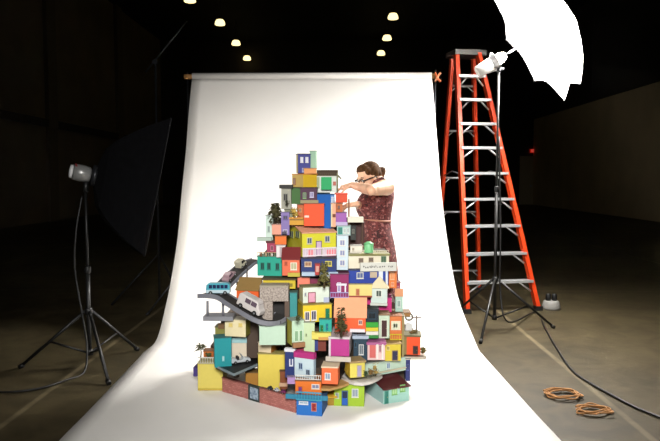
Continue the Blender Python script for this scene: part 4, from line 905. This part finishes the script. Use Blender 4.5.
# plants
LEAF = {}
def plant(pos, label, h, spread, hexl, kind='bush', hexs='5a4630', n=40, seed=1, grp='model trees and plants on the sculpture', pot=None):
    rnd = random.Random(seed); t = thing('model_tree' if kind != 'bush' else 'model_bush', pos, label, 'model plant', grp)
    b = MB(); b.tube([(0, 0, 0), (.006, 0, h * .5), (0, .004, h * .92)], [h * .05, h * .035, h * .012], 7); b.build('trunk', mat(hexs), t)
    b = MB(); bm = b.bm
    def leaf(c, d, L, W):
        d = d.normalized(); s = d.cross(Vector((0, 0, 1))); s = s.normalized() if s.length > 1e-4 else Vector((1, 0, 0)); up_n = s.cross(d)
        p = [c, c + d * L * .5 + s * W + up_n * .1 * L, c + d * L - Vector((0, 0, L * .25)), c + d * L * .5 - s * W + up_n * .1 * L, c + d * L * .45 - up_n * W * .5]
        v = [bm.verts.new(q) for q in p]
        for tri in ((0, 1, 4), (1, 2, 4), (2, 3, 4), (3, 0, 4), (0, 3, 2, 1)): bm.faces.new([v[i] for i in tri])
    if kind == 'palm':
        for i in range(n):
            a = rnd.uniform(0, 6.28); e = rnd.uniform(-.2, 1.0); d = Vector((math.cos(a), math.sin(a), e)); leaf(Vector((0, 0, h * rnd.uniform(.55, .92))), d, spread * rnd.uniform(.7, 1.1), spread * .13)
    elif kind == 'tree':
        for i in range(n):
            z = rnd.uniform(.18, 1.0); r = spread * (1.05 - z) * 1.1 + spread * .15; a = rnd.uniform(0, 6.28)
            c = Vector((math.cos(a) * r * .6, math.sin(a) * r * .6, z * h)); leaf(c, Vector((math.cos(a), math.sin(a), rnd.uniform(-.6, .5))), spread * .5, spread * .16)
    else:
        for i in range(n):
            a = rnd.uniform(0, 6.28); z = rnd.uniform(.2, 1); r = spread * math.sqrt(rnd.random()) * .8
            leaf(Vector((math.cos(a) * r, math.sin(a) * r, z * h)), Vector((rnd.uniform(-1, 1), rnd.uniform(-1, 1), rnd.uniform(-.2, 1))), spread * .5, spread * .16)
    for i in range(9 if kind == 'tree' else (0 if kind == 'palm' else 5)):
        z = rnd.uniform(.25, .85); r = spread * ((1.1 - z) * .9 if kind == 'tree' else .55); a = rnd.uniform(0, 6.28); s_ = spread * rnd.uniform(.28, .42)
        g = bmesh.ops.create_icosphere(bm, subdivisions=2, radius=s_, matrix=Matrix.Translation((math.cos(a) * r * .45, math.sin(a) * r * .45, z * h)))
        for v in g['verts']: v.co += Vector((rnd.uniform(-1, 1), rnd.uniform(-1, 1), rnd.uniform(-1, 1))) * s_ * .28
    b.build('foliage', mat(hexl, .8), t)
    if pot:
        b = MB(); b.lathe([(.012, -.0), (.018, .02), (.016, .021)], 10); b.build('pot', mat(pot), t)
    return t
plant(at(275, 224.8, 4.56), 'dark olive tree on the pink box at the upper left', .155, .06, '48431f', 'tree', '2e2414', 110, 2)
plant(at(295, 218, 4.46), 'yellowish dry bush beside the rust-coloured hut', .07, .035, 'c9a94c', 'bush', '7a5a2a', 45, 3)
plant(at(324, 288, 4.17), 'leafy olive plant hanging in front of the navy house', .17, .045, '66602a', 'tree', '4a3a1c', 80, 4)
plant(at(341, 337, 4.02), 'dark brown-green conifer in front of the orange peach-roofed house', .19, .045, '4a4318', 'tree', '3a2c14', 100, 5)
plant(at(200.5, 360, 4.56), 'potted palm behind the white picket fence at lower left', .115, .05, '55562c', 'palm', '4a3a20', 22, 6)
plant(at(208.5, 358, 4.58), 'small green bush beside the potted palm', .04, .03, '4f5a2a', 'bush', '4a3a20', 25, 16)
plant(at(366, 377.5, 4.06), 'dark green bush on the curved white terrace beside the cottage door', .045, .024, '2f4a24', 'bush', '3a2c14', 34, 7)
plant(at(371, 376.6, 4.07), 'brown bush in the middle of the curved white terrace', .05, .026, '7d5f2c', 'bush', '3a2c14', 34, 8)
plant(at(375.5, 376, 4.08), 'taller tan plant at the right end of the curved terrace', .085, .026, 'b79a52', 'bush', '5a4420', 36, 9)
plant(at(423, 354, 4.44), 'low olive bush on the right tip of the stone ledge', .045, .035, '67602f', 'bush', '3a2c14', 40, 10)
plant(at(413, 336, 4.44), 'dry brown tuft on the orange-red house roof', .04, .035, '7a6438', 'bush', '3a2c14', 36, 11)
plant(at(298, 322, 4.0), 'dark round shrub over the mint arched house', .04, .022, '3c4420', 'bush', '3a2c14', 34, 12)
plant(at(351, 233, 4.58), 'dark leafy plant beside the tiny black hut', .06, .025, '31331f', 'bush', '3a2c14', 30, 13)
plant(at(287, 207, 4.5), 'small dark tree at the grey house\'s arched opening', .05, .02, '2c301c', 'bush', '3a2c14', 24, 14)
for i, (px, colr, lb) in enumerate(((261, '8a5a3a', 'tiny brown figure first along the teal house rooftop'), (266, 'c8b088', 'tiny tan figure second along the teal house rooftop'), (272, 'e8e0d4', 'tiny pale figure third along the teal house rooftop'))):
    P = at(px, 256.5, 4.45); t = thing('figurine', P, lb, 'figurine', 'tiny figures on the teal house')
    b = MB(); b.tube([(0, 0, 0), (0, 0, .022)], [.005, .007], 8); b.build('torso', mat(colr), t)
    b = MB(); b.ball((0, 0, .028), .0055, 8); b.build('head', mat('c89a78'), t)
# marks on the banner slab (illegible dark lettering)
ban = [o for o in bpy.data.objects if o.name.startswith('banner_slab')][0]
rnd = random.Random(5); hb = ban.parent
pa, pb_ = ban.bound_box[0], ban.bound_box[6]
b = MB(); x = pa[0] + .02
while x < pb_[0] - .03:
    hgt = rnd.uniform(.008, .016); z = (pa[2] + pb_[2]) / 2 - .004 + rnd.uniform(-.003, .003)
    b.box(x, pa[1] - .001, z, x + .0035, pa[1], z + hgt)
    b.box(x, pa[1] - .001, z + hgt * rnd.choice((0, .5, .8)), x + .009, pa[1], z + hgt * .2 + hgt * rnd.choice((.1, .5)) + .002)
    x += rnd.uniform(.009, .015) if rnd.random() > .2 else .03
b.build('lettering', mat('4a4a44'), ban)

# ------------------------------------------------------------------ hidden inner support: stepped tiers of brown board behind the houses
bpy.context.view_layer.update()
info = []
for o_ in (rb_, tn, rd):
    bb = [c_.matrix_world @ Vector(q) for c_ in o_.children_recursive for q in c_.bound_box]
    info.append((min(q.x for q in bb), max(q.x for q in bb), max(q.y for q in bb) if o_ is not rd else 0, min(q.z for q in bb), max(q.z for q in bb)) if o_ is not rd else (0, 0, 0, 0, 0))
for t in HOUSES:
    w, d, h = t['_w'], t['_d'], t['_h']; o = t.get('_off', 0.0)
    cs = [t.matrix_world @ Vector((x + o, y, 0)) for x in (-w / 2, w / 2) for y in (0, d)]
    info.append((min(c.x for c in cs), max(c.x for c in cs), max(c.y for c in cs), t.location.z, t.location.z + h))
    for k_ in ('_w', '_d', '_h', '_off'):
        if k_ in t: del t[k_]
core = thing('support_frame', (-.2, 4.9, 0), 'stepped brown board structure filling the gaps behind the painted houses', 'support')
TZ = .12; TX = .06
for k_ in range(14):
    za, zb = max(.007, k_ * TZ), (k_ + 1) * TZ - .001; cells = []
    for i in range(-20, 14):
        xa, xb = i * TX, (i + 1) * TX; xm = (xa + xb) / 2
        # fully covered in x at several heights?
        ok = True; fr = 0
        for z in (za + .015, (za + zb) / 2, zb - .015):
            for x in (xa + .004, xm, xb - .004):
                c = [q for q in info if q[0] - .012 <= x <= q[1] + .012 and q[3] - .03 <= z <= q[4] + .03]
                if not c: ok = False
        for q in info:
            if q[1] > xa and q[0] < xb and q[4] > za - .03 and q[3] < zb + .03: fr = max(fr, q[2])
        if ok: cells.append((xa, xb, fr + .012))
    if not cells: continue
    back = 4.98 - .1 * (k_ / 13)
    b = MB(); any_ = False; o = core.location
    # one outline per run of touching cells
    runs = []
    for c in cells:
        if c[2] > back - .03: continue
        if runs and abs(runs[-1][-1][1] - c[0]) < 1e-6: runs[-1].append(c)
        else: runs.append([c])
    for r_ in runs:
        out = []
        for xa, xb, f_ in r_: out += [Vector((xa - o.x, f_ - o.y, za)), Vector((xb - o.x, f_ - o.y, za))]
        out += [Vector((r_[-1][1] - o.x, back - o.y, za)), Vector((r_[0][0] - o.x, back - o.y, za))]
        b.quadprism(out, Vector((0, 0, zb - za))); b.build('tier', mat('4a3a2c', .9), core); b = MB()
    b.bm.free()
# ------------------------------------------------------------------ the woman behind the sculpture
WY = 5.22
pw = thing('person', (.34, WY, 0), 'woman in dark red patterned dress and glasses bending forward, both hands reaching into the sculpture', 'person')
def loc(p): return local(pw, p)
SKIN, nt_, bs_ = new_mat('skin'); bs_.inputs['Base Color'].default_value = lin('e3b595'); bs_.inputs['Roughness'].default_value = .5
bs_.inputs['Subsurface Weight'].default_value = .08; bs_.inputs['Subsurface Radius'].default_value = (.02, .008, .004)
nz = nt_.nodes.new('ShaderNodeTexNoise'); nz.inputs['Scale'].default_value = 30; rp = nt_.nodes.new('ShaderNodeValToRGB')
rp.color_ramp.elements[0].color = lin('dba98a'); rp.color_ramp.elements[1].color = lin('ebc1a2'); nt_.links.new(nz.outputs['Fac'], rp.inputs[0]); nt_.links.new(rp.outputs[0], bs_.inputs['Base Color'])
b = MB()
def limb(pts, rads, n=14): b.tube([loc(p) for p in pts], rads, n); [b.ball(loc(p), r, 12) for p, r in zip(pts, rads)]
V = Vector
# torso (kept inside the dress)
for (x, z, hx, hy, hz) in ((.33, 1.40, .075, .155, .07), (.315, 1.31, .105, .15, .11), (.30, 1.25, .115, .135, .09), (.31, 1.13, .09, .12, .13), (.325, .98, .105, .155, .13), (.335, .90, .105, .16, .1)):
    b.ball(loc(V((x, WY, z))), (hx, hy, hz), 18)
# legs
for s in (-1, 1):
    y = WY + s * .085
    limb([V((.335, y, .9)), V((.325, y + s * .005, .7)), V((.325, y, .49)), V((.345, y, .33)), V((.355, y, .09))], [.085, .07, .052, .052, .036])
    limb([V((.37, y, .05)), V((.30, y + s * .005, .045)), V((.20, y + s * .015, .025))], [.036, .036, .024])
# head frame
HC = V((.248, WY, 1.49)); f_ = V((-.80, -.46, -.38)).normalized(); u_ = (V((0, 0, 1)) - f_ * f_.z).normalized(); s_v = u_.cross(f_)      # s_v: her left (camera side)
Hd = lambda a, l, c: HC + f_ * a + s_v * l + u_ * c
def hball(c, r, seg=16):
    M = Matrix.Translation(loc(c)) @ Matrix((f_, s_v, u_)).transposed().to_4x4() @ Matrix.Diagonal((*r, 1))
    g = bmesh.ops.create_uvsphere(b.bm, u_segments=seg, v_segments=12, radius=1, matrix=M)
hball(Hd(-.01, 0, .035), (.095, .074, .083)); hball(Hd(.03, 0, -.03), (.062, .058, .075)); hball(Hd(.055, 0, -.085), (.03, .03, .026))
hball(Hd(.02, 0, -.06), (.06, .05, .05))
b.tube([loc(Hd(.088, 0, .018)), loc(Hd(.112, 0, -.022)), loc(Hd(.09, 0, -.032))], [.008, .014, .01], 8)     # nose
hball(Hd(.08, 0, .03), (.014, .045, .01)); hball(Hd(.082, 0, -.058), (.014, .022, .012))
for s in (-1, 1):
    hball(Hd(-.005, s * .076, -.005), (.017, .008, .03)); hball(Hd(.06, s * .04, -.03), (.025, .02, .02))
limb([V((.355, WY, 1.40)), V((.33, WY, 1.46)), Hd(-.045, 0, -.04)], [.062, .052, .05])
# arms
def hand(W, d, n, s, curl=.5, grip=True):
    """wrist W, pointing d, palm normal n, s = +1/-1 side of the thumb"""
    d = d.normalized(); n = (n - d * n.dot(d)).normalized(); t = d.cross(n) * s
    M = lambda a, c_, e: W + d * a + t * c_ + n * e
    for a, hw in ((.025, .026), (.05, .034), (.075, .036)):
        for c_ in (-.6, 0, .6): b.ball(loc(M(a, c_ * hw, 0)), .0155, 10)
    limb([M(0, 0, 0), M(.045, 0, 0), M(.08, 0, 0)], [.024, .021, .019], 10)
    for i, (c_, L) in enumerate(((.028, .070), (.0095, .078), (-.0095, .073), (-.027, .058))):
        p0 = M(.078, c_, 0); a1 = curl * (.7 + .12 * i); p1 = p0 + (d * math.cos(a1) + n * math.sin(a1)) * L * .45
        a2 = a1 + curl * .9; p2 = p1 + (d * math.cos(a2) + n * math.sin(a2)) * L * .32; a3 = a2 + curl * .6
        p3 = p2 + (d * math.cos(a3) + n * math.sin(a3)) * L * .25
        limb([M(.06, c_ * .8, 0), p0, p1, p2, p3], [.0095, .0095, .0088, .008, .007], 8)
    p0 = M(.03, .028, .004); p1 = p0 + (d * .7 + t * .6 + n * .35).normalized() * .036; p2 = p1 + (d * .85 + t * .1 + n * .5).normalized() * .03
    limb([M(.012, .012, 0), p0, p1, p2], [.014, .0125, .010, .0085], 8)
DIM = 1.0
S1 = V((.382, WY - .175, 1.415)); E1 = at(371, 191.5, 4.80); W1 = at(352, 186.5, 4.985)
limb([V((.35, WY - .1, 1.415)), S1, S1.lerp(E1, .35), S1.lerp(E1, .8), E1, E1.lerp(W1, .3), E1.lerp(W1, .75), W1], [.06, .064, .056, .047, .043, .042, .031, .025])
hand(W1, V((-.8, .12, -.2)), V((-.1, .1, -1)), 1, .32)
S2 = V((.362, WY + .175, 1.41)); E2 = V((.20, WY + .11, 1.25)); W2 = at(357, 205.5, 5.02)
limb([V((.35, WY + .1, 1.41)), S2, S2.lerp(E2, .5), E2, E2.lerp(W2, .3), W2], [.056, .056, .045, .038, .036, .025])
hand(W2, V((-.85, -.25, -.1)), V((.0, .2, -1)), -1, .4)
bo = b.build('body', SKIN, pw)
rm = bo.modifiers.new('union', 'REMESH'); rm.mode = 'VOXEL'; rm.voxel_size = .0055; rm.use_smooth_shade = True
sm_ = bo.modifiers.new('smooth', 'SMOOTH'); sm_.factor = .5; sm_.iterations = 4
# dress
DRESS, nt_, bs_ = new_mat('dress_print')
vo = nt_.nodes.new('ShaderNodeTexVoronoi'); vo.inputs['Scale'].default_value = 60; vo.inputs['Randomness'].default_value = 1
no = nt_.nodes.new('ShaderNodeTexNoise'); no.inputs['Scale'].default_value = 34; no.inputs['Detail'].default_value = 5; no.inputs['Distortion'].default_value = 1.5
tc_ = nt_.nodes.new('ShaderNodeTexCoord'); nt_.links.new(tc_.outputs['Object'], vo.inputs['Vector']); nt_.links.new(tc_.outputs['Object'], no.inputs['Vector'])
r1_ = nt_.nodes.new('ShaderNodeValToRGB'); e_ = r1_.color_ramp.elements; e_[0].position = .36; e_[0].color = lin('22100e'); e_[1].position = .68; e_[1].color = lin('b0706a')
for p_, h_ in ((.45, '4e1c1c'), (.53, '722e2a'), (.6, '3a1a1c')): e2 = r1_.color_ramp.elements.new(p_); e2.color = lin(h_)
nt_.links.new(no.outputs['Fac'], r1_.inputs[0])
r2_ = nt_.nodes.new('ShaderNodeValToRGB'); r2_.color_ramp.interpolation = 'CONSTANT'; r2_.color_ramp.elements[0].color = (0, 0, 0, 1); r2_.color_ramp.elements[1].position = .9; r2_.color_ramp.elements[1].color = (1, 1, 1, 1)
sepc = nt_.nodes.new('ShaderNodeSeparateColor'); nt_.links.new(vo.outputs['Color'], sepc.inputs[0]); nt_.links.new(sepc.outputs[0], r2_.inputs[0])
mx_ = nt_.nodes.new('ShaderNodeMix'); mx_.data_type = 'RGBA'; nt_.links.new(r2_.outputs[0], mx_.inputs[0]); nt_.links.new(r1_.outputs[0], mx_.inputs[6]); mx_.inputs[7].default_value = lin('96605c')
nt_.links.new(mx_.outputs[2], bs_.inputs['Base Color']); bs_.inputs['Roughness'].default_value = .8
RINGS = [(1.405, .345, .092, .120), (1.39, .34, .108, .150), (1.375, .33, .122, .165), (1.345, .316, .139, .172), (1.28, .295, .150, .168), (1.225, .291, .144, .158), (1.15, .308, .115, .142), (1.08, .315, .113, .150), (1.0, .322, .126, .178), (.88, .336, .136, .19), (.75, .336, .148, .20), (.6, .336, .16, .215), (.5, .336, .168, .225)]
b = MB(); bm = b.bm; rr_ = []; N_ = 40
for k_, (z, cx_, hx, hy) in enumerate(RINGS):
    ring = []
    for j in range(N_):
        a = 2 * math.pi * j / N_; fo_ = 1 + .035 * math.sin(a * 9 + k_ * .4) * max(0, (k_ - 5) / 7)
        ring.append(bm.verts.new(loc(V((cx_ + hx * math.cos(a) * fo_, WY + hy * math.sin(a) * fo_, z + (.03 * abs(math.sin(a)) if k_ == 0 else 0))))))
    rr_.append(ring)
for A, B in zip(rr_, rr_[1:]):
    for j in range(N_):
        fc_ = bm.faces.new([A[j], A[(j + 1) % N_], B[(j + 1) % N_], B[j]]); fc_.smooth = True
# round the shoulders closed with straps
do = b.build('dress', DRESS, pw)
do.modifiers.new('sub', 'SUBSURF').levels = 1; do.modifiers['sub'].render_levels = 1
so_ = do.modifiers.new('t', 'SOLIDIFY'); so_.thickness = .004; so_.offset = 1
for s in (-1, 1):                              # shoulder straps of the dress
    y = WY + s * .105
    b = MB(); b.tube([loc(V((.40, y, 1.40))), loc(V((.385, y - s * .005, 1.455))), loc(V((.35, y - s * .01, 1.478))), loc(V((.30, y - s * .015, 1.455))), loc(V((.265, y - s * .02, 1.40)))], .022, 10); b.build('shoulder_strap', DRESS, do)
b = MB(); b.tube([loc(V((.308 + .121 * math.cos(a), WY + .148 * math.sin(a), 1.152 - .012 * math.cos(a)))) for a in [2 * math.pi * j / 32 for j in range(32)]], .008, 6, closed=True); b.build('belt', mat('a9735c', .6), do)
# hair
HAIR = mat_noise('brown_hair', [(.3, '2e1c10'), (.7, '5e4026')], 60, .85, 4); HAIR.node_tree.nodes['Principled BSDF'].inputs['Specular IOR Level'].default_value = .15
b = MB()
hball(Hd(-.032, 0, .045), (.091, .081, .083), 20); hball(Hd(.02, 0, .09), (.055, .062, .036), 16); hball(Hd(-.075, 0, .0), (.045, .066, .06), 16)
for s in (-1, 1): hball(Hd(.022, s * .066, .065), (.032, .014, .032), 12); hball(Hd(-.03, s * .07, .035), (.04, .014, .035), 12)
b2c = Hd(-.122, 0, -.002); hball(b2c, (.036, .05, .044), 14); hball(b2c + V((.012, 0, .012)), (.03, .04, .035), 12)
hball(Hd(-.105, 0, -.03), (.03, .045, .045), 12)
ho = b.build('hair', HAIR, pw)
rm = ho.modifiers.new('union', 'REMESH'); rm.mode = 'VOXEL'; rm.voxel_size = .005; rm.use_smooth_shade = True
ho.modifiers.new('smooth', 'SMOOTH').iterations = 5
b = MB(); rnd = random.Random(4)
for i in range(16):
    p = b2c + V((rnd.uniform(-.02, .03), rnd.uniform(-.035, .035), rnd.uniform(-.01, .035))); q = p + V((rnd.uniform(.0, .03), rnd.uniform(-.02, .02), rnd.uniform(.01, .035)))
    b.tube([loc(p), loc(p.lerp(q, .6) + V((.004, 0, .003))), loc(q)], [.004, .003, .001], 5)
b.build('loose_strands', HAIR, ho)
# face details
EYEW = mat('f2efe8', .2); IRIS = mat('3a2a1c', .2); LIP = mat('b06a60', .45)
for s in (-1, 1):
    b = MB(); hball(Hd(.078, s * .032, .008), (.012, .014, .011), 12); eo = b.build('eye', EYEW, pw)
    b = MB(); hball(Hd(.0885, s * .032, .006), (.003, .0055, .0055), 10); b.build('iris', IRIS, eo)
    b = MB(); b.tube([loc(Hd(.084, s * .018, .03)), loc(Hd(.086, s * .035, .036)), loc(Hd(.074, s * .054, .03))], [.003, .0035, .002], 6); b.build('eyebrow', HAIR, pw)
b = MB(); b.tube([loc(Hd(.084, -.02, -.058)), loc(Hd(.096, 0, -.054)), loc(Hd(.084, .02, -.058))], [.003, .0065, .003], 8); b.tube([loc(Hd(.084, -.018, -.062)), loc(Hd(.094, 0, -.064)), loc(Hd(.084, .018, -.062))], [.003, .0065, .003], 8); b.build('lips', LIP, pw)
b = MB()
GL = mat('17130f', .3)
for s in (-1, 1):
    b.tube([loc(Hd(.102 - abs(.026 * math.cos(a)) * .1 - (.012 if s * math.cos(a) > .5 else 0), s * .034 + .026 * math.cos(a), .004 + .019 * math.sin(a))) for a in [2 * math.pi * i / 18 for i in range(18)]], .0048, 6, closed=True)
    b.tube([loc(Hd(.094, s * .06, .01)), loc(Hd(.05, s * .083, .012)), loc(Hd(-.01, s * .09, .008)), loc(Hd(-.025, s * .088, -.012))], .005, 6)
b.tube([loc(Hd(.103, -.009, .008)), loc(Hd(.108, 0, .011)), loc(Hd(.103, .009, .008))], .0028, 6)
b.build('glasses', GL, pw, label='dark-rimmed glasses')
# shoes
for s in (-1, 1):
    y = WY + s * .085
    b = MB()
    for c_, r_ in (((.365, y, .045), (.05, .042, .045)), ((.28, y + s * .006, .036), (.09, .045, .036)), ((.2, y + s * .015, .03), (.05, .042, .03))):
        b.ball(loc(V(c_)), r_, 16)
    sh = b.build('shoe', mat('1c1a1a', .5), pw); rm = sh.modifiers.new('union', 'REMESH'); rm.mode = 'VOXEL'; rm.voxel_size = .006; rm.use_smooth_shade = True

pw.location.z = .011
# ------------------------------------------------------------------ lights
def area(name, loc, target, size, energy, col=(1, 1, 1), shape='DISK', spread=None, sy=None):
    l = bpy.data.lights.new(name, 'AREA'); l.energy = energy; l.color = col; l.shape = shape; l.size = size
    if sy: l.size_y = sy
    if spread: l.spread = R(spread)
    o = bpy.data.objects.new(name, l); COL.objects.link(o); o.location = loc
    o.rotation_euler = (Vector(target) - Vector(loc)).to_track_quat('-Z', 'Y').to_euler(); return o
def spot(name, loc, target, energy, ang, blend=.4, rad=.05, col=(1, 1, 1)):
    l = bpy.data.lights.new(name, 'SPOT'); l.energy = energy; l.spot_size = R(ang); l.spot_blend = blend; l.shadow_soft_size = rad; l.color = col
    o = bpy.data.objects.new(name, l); COL.objects.link(o); o.location = loc
    o.rotation_euler = (Vector(target) - Vector(loc)).to_track_quat('-Z', 'Y').to_euler(); return o
# light thrown back by the umbrella
spot('flash_lamp', S0 + AX * .165, apex, 1100, 150, .3, .05, (1, .97, .92))
area('umbrella_light', apex - AX * .42, (1.0, 5.0, 0), 1.1, 250, (1, .97, .93), spread=170)
# softbox
ps = Vector(SB) + DS * (D1 + .01)
area('softbox_light', ps, ps + DS, .68, 17, (1, .95, .88), 'RECTANGLE', sy=1.0)
# unseen key strobe above the camera, added to light the house fronts
area('key_strobe', (.0, .0, 2.4), (-.15, 4.6, .75), 1.0, 44, (1, .98, .95), spread=64)
w = bpy.data.worlds.new('world'); SC.world = w; w.use_nodes = True
w.node_tree.nodes['Background'].inputs[0].default_value = (.9, .8, .65, 1); w.node_tree.nodes['Background'].inputs[1].default_value = .045
SC.view_settings.view_transform = 'Standard'; SC.view_settings.look = 'None'; SC.view_settings.exposure = 0.0; SC.view_settings.gamma = 1.0
SC.view_settings.use_curve_mapping = False
SC.cycles.use_denoising = True
SC.cycles.max_bounces = 6
